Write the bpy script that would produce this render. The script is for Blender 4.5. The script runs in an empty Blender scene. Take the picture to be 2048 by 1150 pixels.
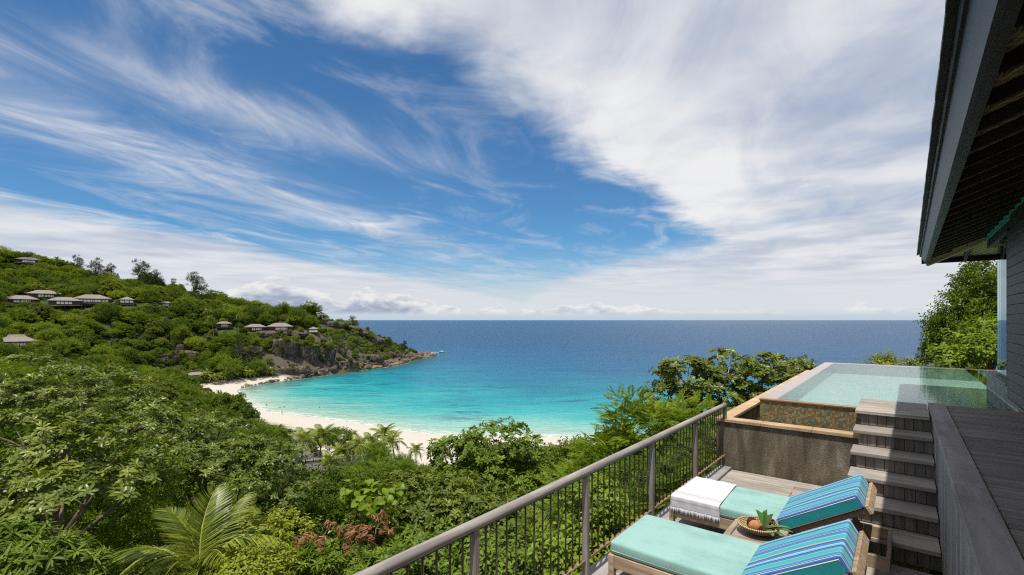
import bpy, bmesh, math, random
import numpy as np
from mathutils import Matrix, Vector

# ------------------------------------------------------------------ camera, sky, sun, exposure
SC = bpy.context.scene
COL = SC.collection
CZ = 40.0                                  # camera height above the sea
F = 966.0                                  # focal length in pixels of the 2048 px photograph
ANG = math.atan((1805.0 - 1024.0) / F)     # how far the house is turned from the view axis
SA, CA = math.sin(ANG), math.cos(ANG)

cam_data = bpy.data.cameras.new('camera')
cam_data.sensor_width = 36.0
cam_data.lens = F / 2048.0 * 36.0
cam_data.shift_y = 65.0 / 2048.0
cam_data.clip_start = 0.05
cam_data.clip_end = 200000.0
cam = bpy.data.objects.new('camera', cam_data)
COL.objects.link(cam)
cam.location = (0, 0, CZ)
cam.rotation_euler = (math.pi / 2, 0, 0)
SC.camera = cam

SUN_S, SUN_T = -0.30, 0.10                 # sun offset per unit height along the rail / across it
sx = SUN_T * CA + SUN_S * SA
sy = -SUN_T * SA + SUN_S * CA
SUN_DIR = Vector((sx, sy, 1.0)).normalized()
SUN_EL = math.asin(SUN_DIR.z)
SUN_ROT = math.atan2(SUN_DIR.x, SUN_DIR.y)

sun_data = bpy.data.lights.new('sun', 'SUN')
sun_data.energy = 4.2
sun_data.angle = math.radians(0.55)
sun_data.color = (1.0, 0.955, 0.88)
sun = bpy.data.objects.new('sun', sun_data)
COL.objects.link(sun)
sun.location = (0, 0, 90)
sun.rotation_euler = SUN_DIR.to_track_quat('Z', 'Y').to_euler()

SC.view_settings.view_transform = 'Standard'
SC.view_settings.look = 'None'
SC.view_settings.exposure = 0.35
SC.view_settings.gamma = 1.0
SC.view_settings.use_curve_mapping = False
SC.render.engine = 'CYCLES'
SC.cycles.max_bounces = 8
SC.cycles.diffuse_bounces = 3
SC.cycles.glossy_bounces = 3
SC.cycles.transmission_bounces = 4
SC.cycles.transparent_max_bounces = 8
SC.cycles.use_denoising = False
SC.cycles.pixel_filter_type = 'BLACKMAN_HARRIS'
SC.cycles.filter_width = 1.2
SC.cycles.denoising_input_passes = 'RGB_ALBEDO_NORMAL'
SC.cycles.caustics_reflective = False
SC.cycles.caustics_refractive = False


class NT:
    """small helper to write node trees as expressions"""
    def __init__(self, tree):
        self.t = tree
        tree.nodes.clear()

    def new(self, kind, **kw):
        n = self.t.nodes.new(kind)
        for k, v in kw.items():
            setattr(n, k, v)
        return n

    def put(self, sock, v):
        if isinstance(v, bpy.types.NodeSocket):
            self.t.links.new(v, sock)
        elif v is not None:
            if isinstance(v, tuple) and sock.type == 'RGBA' and len(v) == 3:
                v = v + (1.0,)
            sock.default_value = v

    def math(self, op, a, b=None, c=None, clamp=False):
        n = self.new('ShaderNodeMath', operation=op, use_clamp=clamp)
        self.put(n.inputs[0], a)
        self.put(n.inputs[1], b)
        self.put(n.inputs[2], c)
        return n.outputs[0]

    def add(self, *a):
        r = a[0]
        for b in a[1:]:
            r = self.math('ADD', r, b)
        return r

    def sub(self, a, b): return self.math('SUBTRACT', a, b)
    def mul(self, *a):
        r = a[0]
        for b in a[1:]:
            r = self.math('MULTIPLY', r, b)
        return r
    def div(self, a, b): return self.math('DIVIDE', a, b)

    def sstep(self, lo, hi, x, inv=False):
        n = self.new('ShaderNodeMapRange', interpolation_type='SMOOTHSTEP')
        self.put(n.inputs['Value'], x)
        self.put(n.inputs['From Min'], lo)
        self.put(n.inputs['From Max'], hi)
        self.put(n.inputs['To Min'], 1.0 if inv else 0.0)
        self.put(n.inputs['To Max'], 0.0 if inv else 1.0)
        return n.outputs[0]

    def gauss(self, x, w):
        y = self.div(x, w)
        return self.math('EXPONENT', self.mul(self.mul(y, y), -1.0))

    def vec(self, x, y, z=0.0):
        n = self.new('ShaderNodeCombineXYZ')
        self.put(n.inputs[0], x); self.put(n.inputs[1], y); self.put(n.inputs[2], z)
        return n.outputs[0]

    def xyz(self, v):
        n = self.new('ShaderNodeSeparateXYZ')
        self.put(n.inputs[0], v)
        return n.outputs

    def noise(self, vec, scale=1.0, detail=4.0, rough=0.5, dist=0.0, dims='3D', out=0):
        n = self.new('ShaderNodeTexNoise', noise_dimensions=dims)
        self.put(n.inputs['Vector'], vec)
        self.put(n.inputs['Scale'], scale)
        self.put(n.inputs['Detail'], detail)
        self.put(n.inputs['Roughness'], rough)
        self.put(n.inputs['Distortion'], dist)
        return n.outputs[out]

    def mixc(self, f, a, b, blend='MIX'):
        n = self.new('ShaderNodeMix', data_type='RGBA', blend_type=blend, clamp_factor=True)
        self.put(n.inputs[0], f)
        self.put(n.inputs[6], a)
        self.put(n.inputs[7], b)
        return n.outputs[2]

    def ramp(self, f, stops, interp='LINEAR'):
        n = self.new('ShaderNodeValToRGB')
        cr = n.color_ramp
        cr.interpolation = interp
        while len(cr.elements) < len(stops):
            cr.elements.new(0.5)
        for e, (p, c) in zip(cr.elements, stops):
            e.position = p
            e.color = tuple(c) + (1.0,) if len(c) == 3 else c
        self.put(n.inputs[0], f)
        return n.outputs[0]

    def mapping(self, vec, scale=(1, 1, 1), loc=(0, 0, 0), rot=(0, 0, 0)):
        n = self.new('ShaderNodeMapping')
        self.put(n.inputs[0], vec)
        n.inputs['Location'].default_value = loc
        n.inputs['Rotation'].default_value = rot
        n.inputs['Scale'].default_value = scale
        return n.outputs[0]

    def coord(self, which='Object'):
        return self.new('ShaderNodeTexCoord').outputs[which]

    def attr(self, name, out='Fac'):
        n = self.new('ShaderNodeAttribute', attribute_name=name)
        return n.outputs[out]

    def objrand(self): return self.new('ShaderNodeObjectInfo').outputs['Random']

    def bump(self, h, strength=0.5, dist=0.01):
        n = self.new('ShaderNodeBump')
        n.inputs['Strength'].default_value = strength
        n.inputs['Distance'].default_value = dist
        self.put(n.inputs['Height'], h)
        return n.outputs[0]

    def bsdf(self, color, rough=0.6, spec=0.5, normal=None, **kw):
        n = self.new('ShaderNodeBsdfPrincipled')
        self.put(n.inputs['Base Color'], color)
        self.put(n.inputs['Roughness'], rough)
        self.put(n.inputs['Specular IOR Level'], spec)
        if normal is not None:
            self.put(n.inputs['Normal'], normal)
        for k, v in kw.items():
            self.put(n.inputs[k], v)
        return n.outputs[0]

    def out(self, sh):
        o = self.new('ShaderNodeOutputMaterial')
        self.t.links.new(sh, o.inputs[0])


def material(name):
    m = bpy.data.materials.new(name)
    m.use_nodes = True
    return m, NT(m.node_tree)


# ---- world: Nishita sky with cirrus, an altostratus sheet and cumulus along the horizon
world = bpy.data.worlds.new('World')
SC.world = world
world.use_nodes = True
world.cycles.sampling_method = 'NONE'      # the sun lamp carries the direct light; the sky is even
W = NT(world.node_tree)
SKY_STRENGTH = 0.1 / 2 ** 0.35
sky = W.new('ShaderNodeTexSky', sky_type='NISHITA', sun_disc=False)
sky.sun_elevation = SUN_EL
sky.sun_rotation = SUN_ROT
sky.altitude = 40
sky.air_density = 1.0
sky.dust_density = 0.4
sky.ozone_density = 3.0
D = W.coord('Generated')
dx, dy, dz = W.xyz(D)
dzc = W.math('ADD', W.math('MAXIMUM', dz, 0.0), 0.008)
calm = W.sstep(0.15, 0.03, dz)                     # far clouds lose their detail
px, py = W.div(dx, dzc), W.div(dy, dzc)
ca = W.sub(W.mul(px, 0.94), W.mul(py, 0.34))       # across the cirrus streaks
cb = W.add(W.mul(px, 0.34), W.mul(py, 0.94))       # along them
n_big = W.noise(W.vec(px, py, 3.1), 0.75, 4, 0.5, 0.0)
n_mid = W.noise(W.vec(px, py, 7.7), 2.4, 5, 0.58, 0.3)
n_str = W.noise(W.vec(W.mul(ca, 1.7), W.mul(cb, 0.80), 1.3), 1.0, 7, 0.62, 0.9)
def soften(q, m):
    return W.add(W.mul(q, W.sub(1.0, calm)), W.mul(calm, m))


n_big, n_mid, n_str = soften(n_big, 0.52), soften(n_mid, 0.5), soften(n_str, 0.56)
# the big sheet on the right: its edge is a straight line in the cloud plane
edge = W.add(W.sub(W.add(W.mul(px, 1.45), 2.40), py), W.mul(W.sub(n_big, 0.5), 1.5), W.mul(W.sub(n_mid, 0.5), 1.1))
d1 = W.mul(W.sstep(-0.15, 0.55, edge), W.add(0.66, W.mul(W.sstep(0.36, 0.58, W.add(W.mul(n_big, 0.6), W.mul(n_mid, 0.25), W.mul(n_str, 0.15))), 0.31)))
d1b = W.mul(W.sstep(-0.9, 0.2, edge), W.sstep(0.42, 0.75, n_str), 0.55)
d2 = W.mul(W.sstep(9.0, 20.0, W.add(W.mul(px, py), W.mul(W.sub(n_str, 0.5), 9.0))), W.sstep(0.0, 0.5, px), W.add(0.6, W.mul(n_mid, 0.45)))
c3 = W.sub(W.sub(W.mul(W.sub(py, 3.94), 0.23), 4.0), px)
d3 = W.mul(W.sstep(-0.55, 0.5, W.add(c3, W.mul(W.sub(n_str, 0.5), 1.6))), 0.88)
lA = W.sub(W.add(px, 1.72), W.mul(W.sub(py, 1.725), 0.86))
dA = W.mul(W.gauss(W.add(lA, W.mul(W.sub(n_mid, 0.5), 0.25)), 0.30), W.sstep(0.22, 0.78, n_str), 0.9, W.sstep(3.6, 2.4, py))
lB = W.sub(W.add(px, 2.25), W.mul(W.sub(py, 2.36), 0.33))
dB = W.mul(W.gauss(W.add(lB, W.mul(W.sub(n_mid, 0.5), 0.4)), 0.42), W.sstep(0.22, 0.76, n_str), 0.95, W.sstep(1.4, 2.4, py), W.sstep(9.0, 4.5, py))
left = W.sstep(0.3, -0.6, edge)
dC = W.mul(W.sstep(0.45, 0.80, n_str), 0.48, left)
veil = W.mul(W.sstep(0.17, 0.02, dz), W.add(0.45, W.mul(W.sstep(0.35, 0.65, n_str), 0.4)))
inv = None
for d in (d1, d1b, d2, d3, dA, dB, dC, veil):
    k = W.math('SUBTRACT', 1.0, d, clamp=True)
    inv = k if inv is None else W.mul(inv, k)
dens = W.math('SUBTRACT', 1.0, inv, clamp=True)
rim = W.mul(W.gauss(W.sub(edge, 0.75), 0.8), 0.45, W.sstep(6.0, 3.0, py))
shade = W.math('ADD', W.add(W.mul(W.sstep(0.36, 0.64, n_big), 0.62), rim), W.mul(W.sstep(0.3, 0.7, n_str), 0.28), clamp=True)
k = 10.0
ccol = W.mixc(shade, (0.50 * k, 0.55 * k, 0.65 * k), (0.87 * k, 0.87 * k, 0.88 * k))
tint = W.mixc(1.0, sky.outputs[0], (0.50, 0.88, 1.12), 'MULTIPLY')
col = W.mixc(dens, tint, ccol)
# cumulus over the sea
az = W.math('ARCTAN2', dx, dy)
el = W.div(dz, W.math('SQRT', W.add(W.mul(dx, dx), W.mul(dy, dy))))
cu_n = W.noise(W.vec(W.mul(az, 17.0), W.mul(el, 34.0), 2.0), 1.0, 5, 0.55, 0.0)
cu_l = W.noise(W.vec(W.mul(az, 3.2), 0.0, 9.0), 1.0, 2, 0.5)
top = W.add(0.020, W.mul(W.gauss(W.add(az, 0.47), 0.085), 0.054), W.mul(W.gauss(W.add(az, 0.27), 0.12), 0.036), W.mul(W.sstep(0.45, 0.7, cu_l), 0.020))
cu_h = W.sub(W.add(top, W.mul(W.sub(cu_n, 0.5), 0.085)), el)
cu_d = W.mul(W.sstep(0.0, 0.006, cu_h), W.sstep(0.006, 0.020, el), 0.95)
cu_s = W.noise(W.vec(W.mul(az, 26.0), W.mul(W.add(el, 0.004), 60.0), 2.0), 1.0, 4, 0.6, 0.0)
cu_light = W.math('ADD', W.sstep(0.045, 0.0, cu_h), W.mul(W.sub(cu_s, 0.5), 1.9), clamp=True)
cu_c = W.mixc(cu_light, (0.33 * k, 0.40 * k, 0.53 * k), (0.84 * k, 0.84 * k, 0.84 * k))
col = W.mixc(cu_d, col, cu_c)
hz = W.mul(W.sstep(0.022, 0.0, el), 0.75)
col = W.mixc(hz, col, (0.46 * k, 0.59 * k, 0.71 * k))
bg = W.new('ShaderNodeBackground')
W.put(bg.inputs[0], col)
bg.inputs[1].default_value = SKY_STRENGTH
wo = W.new('ShaderNodeOutputWorld')
W.t.links.new(bg.outputs[0], wo.inputs[0])

# ------------------------------------------------------------------ geometry helpers
RNG = np.random.default_rng(11)
random.seed(5)


def P(u, v, Y):
    """point at depth Y seen at photograph pixel (u, v)"""
    return np.array([(u - 1024.0) / F * Y, Y, CZ + (640.0 - v) / F * Y])


def hw(t, s, z):
    """house frame (across, along the rail, above camera height) to world"""
    return Vector((t * CA + s * SA, -t * SA + s * CA, CZ + z))


def mesh_from(name, V, Fc, mats, face_mat=None, smooth=False, attrs=None):
    me = bpy.data.meshes.new(name)
    V = np.asarray(V, dtype=np.float32)
    if isinstance(Fc, np.ndarray):
        n, k = Fc.shape
        loops = Fc.astype(np.int32).ravel()
        starts = np.arange(0, n * k, k, dtype=np.int32)
    else:
        lens = np.array([len(f) for f in Fc], dtype=np.int32)
        n = len(Fc)
        loops = np.array([i for f in Fc for i in f], dtype=np.int32)
        starts = np.concatenate([[0], np.cumsum(lens)[:-1]]).astype(np.int32)
    me.vertices.add(len(V))
    me.vertices.foreach_set('co', V.ravel())
    me.loops.add(len(loops))
    me.loops.foreach_set('vertex_index', loops)
    me.polygons.add(n)
    me.polygons.foreach_set('loop_start', starts)
    for m in mats if isinstance(mats, (list, tuple)) else [mats]:
        me.materials.append(m)
    if face_mat is not None:
        me.polygons.foreach_set('material_index', np.asarray(face_mat, dtype=np.int32))
    me.update(calc_edges=True)
    me.polygons.foreach_set('use_smooth', np.full(n, bool(smooth)))
    for an, (dom, vals) in (attrs or {}).items():
        a = me.attributes.new(an, 'FLOAT', dom)
        a.data.foreach_set('value', np.asarray(vals, dtype=np.float32))
    me.validate()
    return me


class MB:
    """collects simple solids for one mesh"""
    def __init__(self):
        self.V, self.F, self.M = [], [], []

    def raw(self, V, Fs, m=0):
        o = len(self.V)
        self.V += [tuple(v) for v in V]
        self.F += [tuple(i + o for i in f) for f in Fs]
        self.M += [m] * len(Fs)

    def box(self, x0, x1, y0, y1, z0, z1, m=0, b=0.0):
        if b <= 0:
            V = [(x, y, z) for x in (x0, x1) for y in (y0, y1) for z in (z0, z1)]
            Fs = [(0, 1, 3, 2), (4, 6, 7, 5), (0, 4, 5, 1), (2, 3, 7, 6), (0, 2, 6, 4), (1, 5, 7, 3)]
            self.raw(V, Fs, m)
            return
        # chamfered box: 24 vertices
        V, idx = [], {}
        xs, ys, zs = (x0, x1), (y0, y1), (z0, z1)
        for i in (0, 1):
            for j in (0, 1):
                for k_ in (0, 1):
                    sgn = (1 - 2 * i, 1 - 2 * j, 1 - 2 * k_)
                    c = (xs[i], ys[j], zs[k_])
                    for ax in range(3):
                        p = list(c)
                        for a2 in range(3):
                            if a2 != ax:
                                p[a2] += sgn[a2] * b
                        idx[(i, j, k_, ax)] = len(V)
                        V.append(tuple(p))
        Fs = []
        for ax in range(3):
            a, c = [q for q in range(3) if q != ax]
            for side in (0, 1):
                quad = []
                for (p, q) in ((0, 0), (1, 0), (1, 1), (0, 1)):
                    key = [0, 0, 0]
                    key[ax] = side; key[a] = p; key[c] = q
                    quad.append(idx[tuple(key) + (ax,)])
                Fs.append(tuple(quad))
        for ax in range(3):           # edges along ax
            a, c = [q for q in range(3) if q != ax]
            for p in (0, 1):
                for q in (0, 1):
                    k0 = [0, 0, 0]; k1 = [0, 0, 0]
                    k0[a] = k1[a] = p; k0[c] = k1[c] = q
                    k0[ax] = 0; k1[ax] = 1
                    k0, k1 = tuple(k0), tuple(k1)
                    Fs.append((idx[k0 + (a,)], idx[k1 + (a,)], idx[k1 + (c,)], idx[k0 + (c,)]))
        for i in (0, 1):
            for j in (0, 1):
                for k_ in (0, 1):
                    Fs.append(tuple(idx[(i, j, k_, ax)] for ax in range(3)))
        self.raw(V, Fs, m)

    def tube(self, pts, radii, n=8, m=0, cap=True):
        pts = [Vector(p) for p in pts]
        V, Fs = [], []
        up = Vector((0.31, 0.17, 0.93)).normalized()
        for i, p in enumerate(pts):
            d = (pts[min(i + 1, len(pts) - 1)] - pts[max(i - 1, 0)]).normalized()
            a = d.cross(up)
            if a.length < 1e-3:
                a = d.cross(Vector((1, 0, 0)))
            a.normalize()
            b = d.cross(a)
            r = radii[i] if hasattr(radii, '__len__') else radii
            for k_ in range(n):
                th = 2 * math.pi * k_ / n
                V.append(tuple(p + a * (r * math.cos(th)) + b * (r * math.sin(th))))
        for i in range(len(pts) - 1):
            for k_ in range(n):
                k2 = (k_ + 1) % n
                Fs.append((i * n + k_, i * n + k2, (i + 1) * n + k2, (i + 1) * n + k_))
        if cap:
            Fs.append(tuple(range(n - 1, -1, -1)))
            Fs.append(tuple(range((len(pts) - 1) * n, len(pts) * n)))
        self.raw(V, Fs, m)

    def prism(self, poly, axis, a0, a1, m=0):
        """extrude a polygon given in the other two axes along axis"""
        n = len(poly)
        V = []
        for a in (a0, a1):
            for (p, q) in poly:
                V.append({0: (a, p, q), 1: (p, a, q), 2: (p, q, a)}[axis])
        Fs = [tuple(range(n - 1, -1, -1)), tuple(range(n, 2 * n))]
        Fs += [(i, (i + 1) % n, n + (i + 1) % n, n + i) for i in range(n)]
        self.raw(V, Fs, m)

    def lathe(self, prof, n=24, m=0, c=(0, 0, 0)):
        V = [(c[0] + r * math.cos(2 * math.pi * k_ / n), c[1] + r * math.sin(2 * math.pi * k_ / n), c[2] + z) for r, z in prof for k_ in range(n)]
        Fs = []
        for i in range(len(prof) - 1):
            for k_ in range(n):
                k2 = (k_ + 1) % n
                Fs.append((i * n + k_, i * n + k2, (i + 1) * n + k2, (i + 1) * n + k_))
        self.raw(V, Fs, m)

    def mesh(self, name, mats, smooth=False, normals=True):
        me = mesh_from(name, self.V, self.F, mats, self.M, smooth)
        if normals:
            bm = bmesh.new()
            bm.from_mesh(me)
            bmesh.ops.recalc_face_normals(bm, faces=bm.faces)
            bm.to_mesh(me)
            bm.free()
        return me


def link(name, data, parent=None, loc=(0, 0, 0), rot=(0, 0, 0), scale=(1, 1, 1)):
    o = bpy.data.objects.new(name, data)
    COL.objects.link(o)
    o.location = loc
    o.rotation_euler = rot
    o.scale = scale if hasattr(scale, '__len__') else (scale,) * 3
    if parent is not None:
        o.parent = parent
    return o


def tag(o, label, cat, group=None, kind=None):
    o['label'] = label
    o['category'] = cat
    if group:
        o['group'] = group
    if kind:
        o['kind'] = kind
    return o


def structure(o, label=None):
    o['kind'] = 'structure'
    if label:
        o['label'] = label
    return o


HROT = (0, 0, -ANG)


def hthing(name, label, cat, base=(0, 0, 0), group=None):
    """Empty in the house frame; its children use house axes relative to base"""
    o = link(name, None, None, hw(*base), HROT)
    return tag(o, label, cat, group)


_plank_cache = {}


def plank_mesh(lx, ly, lz, mat, b=0.004):
    """board centred at its origin, long axis first"""
    key = (round(lx, 3), round(ly, 3), round(lz, 3), mat.name)
    if key not in _plank_cache:
        m = MB()
        m.box(-lx / 2, lx / 2, -ly / 2, ly / 2, -lz / 2, lz / 2, b=b)
        _plank_cache[key] = m.mesh('plank', mat)
    return _plank_cache[key]


def hnoise(P3, seed=0.0, octaves=4):
    """cheap smooth numpy noise, about -1..1"""
    P3 = np.asarray(P3, dtype=float)
    out = np.zeros(P3.shape[:-1])
    amp, fr = 1.0, 1.0
    x, y, z = P3[..., 0], P3[..., 1], P3[..., 2]
    for o in range(octaves):
        s = seed * 1.7 + o * 5.13
        out += amp * (np.sin(x * fr * 1.31 + 1.7 * np.sin(y * fr * 0.93 + s) + s) * np.cos(y * fr * 1.17 + 1.3 * np.sin(z * fr * 1.07 + s * 0.7) - s)
                      + 0.6 * np.sin(z * fr * 1.43 + 1.1 * np.sin(x * fr * 0.81 + s * 1.3)))
        amp *= 0.5
        fr *= 2.07
    return out / 2.2

# ------------------------------------------------------------------ materials
def wood(name, c0, c1, c2, grain=1.0, rough=0.75, axis=0, tone=0.35, spec=0.3):
    m, n = material(name)
    rnd = n.objrand()
    co = n.coord('Object')
    sc = [26.0, 26.0, 26.0]
    sc[axis] = 1.4
    shifted = n.new('ShaderNodeVectorMath', operation='ADD')
    n.put(shifted.inputs[0], co)
    n.put(shifted.inputs[1], n.vec(n.mul(rnd, 37.0), n.mul(rnd, 91.0), n.mul(rnd, 53.0)))
    mp = n.mapping(shifted.outputs[0], tuple(q * grain for q in sc))
    g = n.noise(mp, 1.0, 6, 0.65, 0.3)
    g2 = n.noise(n.mapping(shifted.outputs[0], tuple(q * grain * 3.3 for q in sc)), 1.0, 3, 0.6)
    stain = n.noise(shifted.outputs[0], 2.2, 4, 0.6)
    c = n.ramp(g, [(0.28, c0), (0.5, c1), (0.72, c2)])
    c = n.mixc(n.mul(n.sstep(0.42, 0.68, stain), 0.55), c, tuple(0.62 * q for q in c1))
    tn = n.add(1.0 - tone / 2, n.mul(rnd, tone))
    c = n.mixc(1.0, c, n.vec(tn, tn, tn), 'MULTIPLY')
    h = n.add(n.mul(g, 0.6), n.mul(g2, 0.4))
    n.out(n.bsdf(c, rough, spec, n.bump(h, 0.55, 0.004)))
    return m


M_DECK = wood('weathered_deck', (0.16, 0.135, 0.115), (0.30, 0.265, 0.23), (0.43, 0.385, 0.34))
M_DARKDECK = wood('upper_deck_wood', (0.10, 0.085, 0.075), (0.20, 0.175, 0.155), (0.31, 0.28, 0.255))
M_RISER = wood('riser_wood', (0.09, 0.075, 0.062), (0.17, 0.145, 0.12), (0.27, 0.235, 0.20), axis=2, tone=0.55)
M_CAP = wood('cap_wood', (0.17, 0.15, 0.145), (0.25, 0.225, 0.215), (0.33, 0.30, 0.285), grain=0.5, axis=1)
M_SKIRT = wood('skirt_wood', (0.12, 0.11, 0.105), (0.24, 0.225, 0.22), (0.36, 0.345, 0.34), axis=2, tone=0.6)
M_TEAK = wood('weathered_teak', (0.17, 0.11, 0.065), (0.34, 0.24, 0.155), (0.50, 0.39, 0.28))
M_TABLE = wood('table_teak', (0.15, 0.11, 0.08), (0.30, 0.24, 0.185), (0.46, 0.39, 0.32), grain=1.3)
M_RAIL = wood('rail_wood', (0.17, 0.148, 0.135), (0.29, 0.26, 0.242), (0.40, 0.37, 0.35), axis=1, tone=0.1)
M_POST = wood('post_wood', (0.17, 0.14, 0.12), (0.28, 0.24, 0.215), (0.40, 0.355, 0.325), axis=2, tone=0.25)
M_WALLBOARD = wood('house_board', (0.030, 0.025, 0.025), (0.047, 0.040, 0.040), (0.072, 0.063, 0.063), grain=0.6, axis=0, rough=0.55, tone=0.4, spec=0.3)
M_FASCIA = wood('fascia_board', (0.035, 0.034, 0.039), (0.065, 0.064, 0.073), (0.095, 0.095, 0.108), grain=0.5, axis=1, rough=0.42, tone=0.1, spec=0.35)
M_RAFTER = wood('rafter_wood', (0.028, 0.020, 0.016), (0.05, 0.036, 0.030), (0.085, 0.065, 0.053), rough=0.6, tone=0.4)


def plain(name, c, rough=0.6, spec=0.4, var=0.25, scale=8.0, bump=0.2, metal=0.0):
    m, n = material(name)
    g = n.noise(n.coord('Object'), scale, 5, 0.6)
    cc = n.mixc(n.sstep(0.3, 0.7, g), tuple(q * (1 - var) for q in c), tuple(min(1, q * (1 + var)) for q in c))
    n.out(n.bsdf(cc, rough, spec, n.bump(n.noise(n.coord('Object'), scale * 6, 4, 0.6), bump, 0.004), Metallic=metal))
    return m


M_BALUSTER = plain('baluster_iron', (0.085, 0.062, 0.048), 0.6, 0.4, 0.4, 20)
M_RUST = plain('bottom_rail_iron', (0.20, 0.125, 0.075), 0.7, 0.3, 0.5, 14)
M_SLATE = plain('roof_slate', (0.035, 0.033, 0.032), 0.55, 0.5, 0.4, 9, 0.5)
M_GUTTER = plain('gutter_brown', (0.022, 0.016, 0.013), 0.5, 0.4, 0.3, 9)
M_TEAL = plain('teal_paint', (0.03, 0.36, 0.36), 0.45, 0.5, 0.15, 9)
M_GREYSTONE = plain('plinth_stone', (0.17, 0.175, 0.165), 0.6, 0.4, 0.4, 5, 0.4)
M_CHALK = plain('pale_grout', (0.45, 0.45, 0.43), 0.6, 0.4, 0.1, 9)

# woven matting of the ceiling
M_WEAVE, n = material('woven_matting')
co = n.coord('Object')
cx, cy, cz = n.xyz(co)
wa = n.math('SINE', n.mul(cx, 75.0)); wb = n.math('SINE', n.mul(cy, 75.0))
chk = n.mul(wa, wb)
base = n.mixc(n.sstep(-0.5, 0.5, chk), (0.24, 0.17, 0.08), (0.52, 0.41, 0.23))
base = n.mixc(n.mul(n.noise(co, 5, 3), 0.5), base, (0.22, 0.16, 0.08))
n.out(n.bsdf(base, 0.75, 0.2, n.bump(chk, 0.6, 0.006)))

# exposed-aggregate wall below the pool
M_AGG, n = material('exposed_aggregate')
co = n.coord('Object')
st = n.noise(n.mapping(co, (3.0, 3.0, 0.8)), 1.6, 6, 0.65, 0.4)
fine = n.noise(co, 95, 3, 0.7)
v = n.new('ShaderNodeTexVoronoi'); n.put(v.inputs['Vector'], co); v.inputs['Scale'].default_value = 120
c = n.ramp(n.add(n.mul(st, 0.75), n.mul(fine, 0.25)), [(0.36, (0.068, 0.055, 0.036)), (0.47, (0.125, 0.104, 0.072)), (0.56, (0.19, 0.163, 0.117)), (0.66, (0.34, 0.31, 0.25))])
c = n.mixc(n.mul(n.sstep(0.58, 0.75, n.noise(co, 150, 2, 0.6)), 0.6), c, (0.40, 0.37, 0.30))
c = n.mixc(n.sstep(0.60, 0.78, n.noise(co, 130, 2, 0.6, 0.0)), c, (0.05, 0.042, 0.03))
n.out(n.bsdf(c, 0.85, 0.25, n.bump(n.add(fine, v.outputs['Distance']), 0.9, 0.012)))

# sandstone coping
M_COPING, n = material('sandstone_coping')
co = n.coord('Object')
g = n.noise(co, 3.0, 6, 0.65)
c = n.ramp(g, [(0.3, (0.32, 0.205, 0.11)), (0.5, (0.43, 0.30, 0.18)), (0.7, (0.52, 0.40, 0.26))])
c = n.mixc(n.sstep(0.55, 0.75, n.noise(co, 60, 3, 0.6)), c, (0.40, 0.24, 0.13))
tn = n.add(0.9, n.mul(n.objrand(), 0.2))
c = n.mixc(1.0, c, n.vec(tn, tn, tn), 'MULTIPLY')
n.out(n.bsdf(c, 0.7, 0.3, n.bump(n.noise(co, 40, 4), 0.3, 0.005)))

# wet stone weir and its brown lip
M_WEIR, n = material('wet_weir_stone')
co = n.coord('Object')
c = n.mixc(n.noise(co, 3.0, 5, 0.6), (0.30, 0.22, 0.165), (0.46, 0.37, 0.30))
n.out(n.bsdf(c, 0.10, 0.8, n.bump(n.noise(co, 9, 2), 0.04, 0.005)))
M_LIP, n = material('weir_lip_stone')
c = n.mixc(n.noise(n.mapping(n.coord('Object'), (6, 6, 6)), 2.0, 5, 0.6), (0.13, 0.06, 0.022), (0.36, 0.20, 0.085))
n.out(n.bsdf(c, 0.25, 0.6))


def mosaic(name, size, cols, grout, rough=0.25):
    m, n = material(name)
    co = n.coord('Object')
    cx, cy, cz = n.xyz(co)
    fx, fy, fz = [n.math('FLOOR', n.div(n.add(q, 0.0037), size)) for q in (cx, cy, cz)]
    wn = n.new('ShaderNodeTexWhiteNoise', noise_dimensions='3D')
    n.put(wn.inputs['Vector'], n.vec(fx, fy, fz))
    big = n.noise(co, 1.5, 3, 0.5)
    f = n.math('ADD', n.mul(wn.outputs['Value'], 0.85), n.mul(n.sub(big, 0.5), 0.5), clamp=True)
    stops = [(i / len(cols), q) for i, q in enumerate(cols)]
    c = n.ramp(f, stops, 'CONSTANT')
    def gr(q):
        fr = n.math('FRACT', n.div(n.add(q, 0.0037), size))
        return n.math('ABSOLUTE', n.sub(fr, 0.5))
    geo = n.new('ShaderNodeNewGeometry')
    nx, ny, nz = [n.math('ABSOLUTE', q) for q in n.xyz(n.new('ShaderNodeTexCoord').outputs['Normal'])]
    lines = None
    for q, nn in ((cx, nx), (cy, ny), (cz, nz)):
        l = n.mul(n.sstep(0.43, 0.47, gr(q)), n.sstep(0.6, 0.5, nn))
        lines = l if lines is None else n.math('MAXIMUM', lines, l)
    c = n.mixc(lines, c, grout)
    n.out(n.bsdf(c, rough, 0.5, n.bump(n.mul(lines, -1.0), 0.4, 0.002)))
    return m


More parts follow.
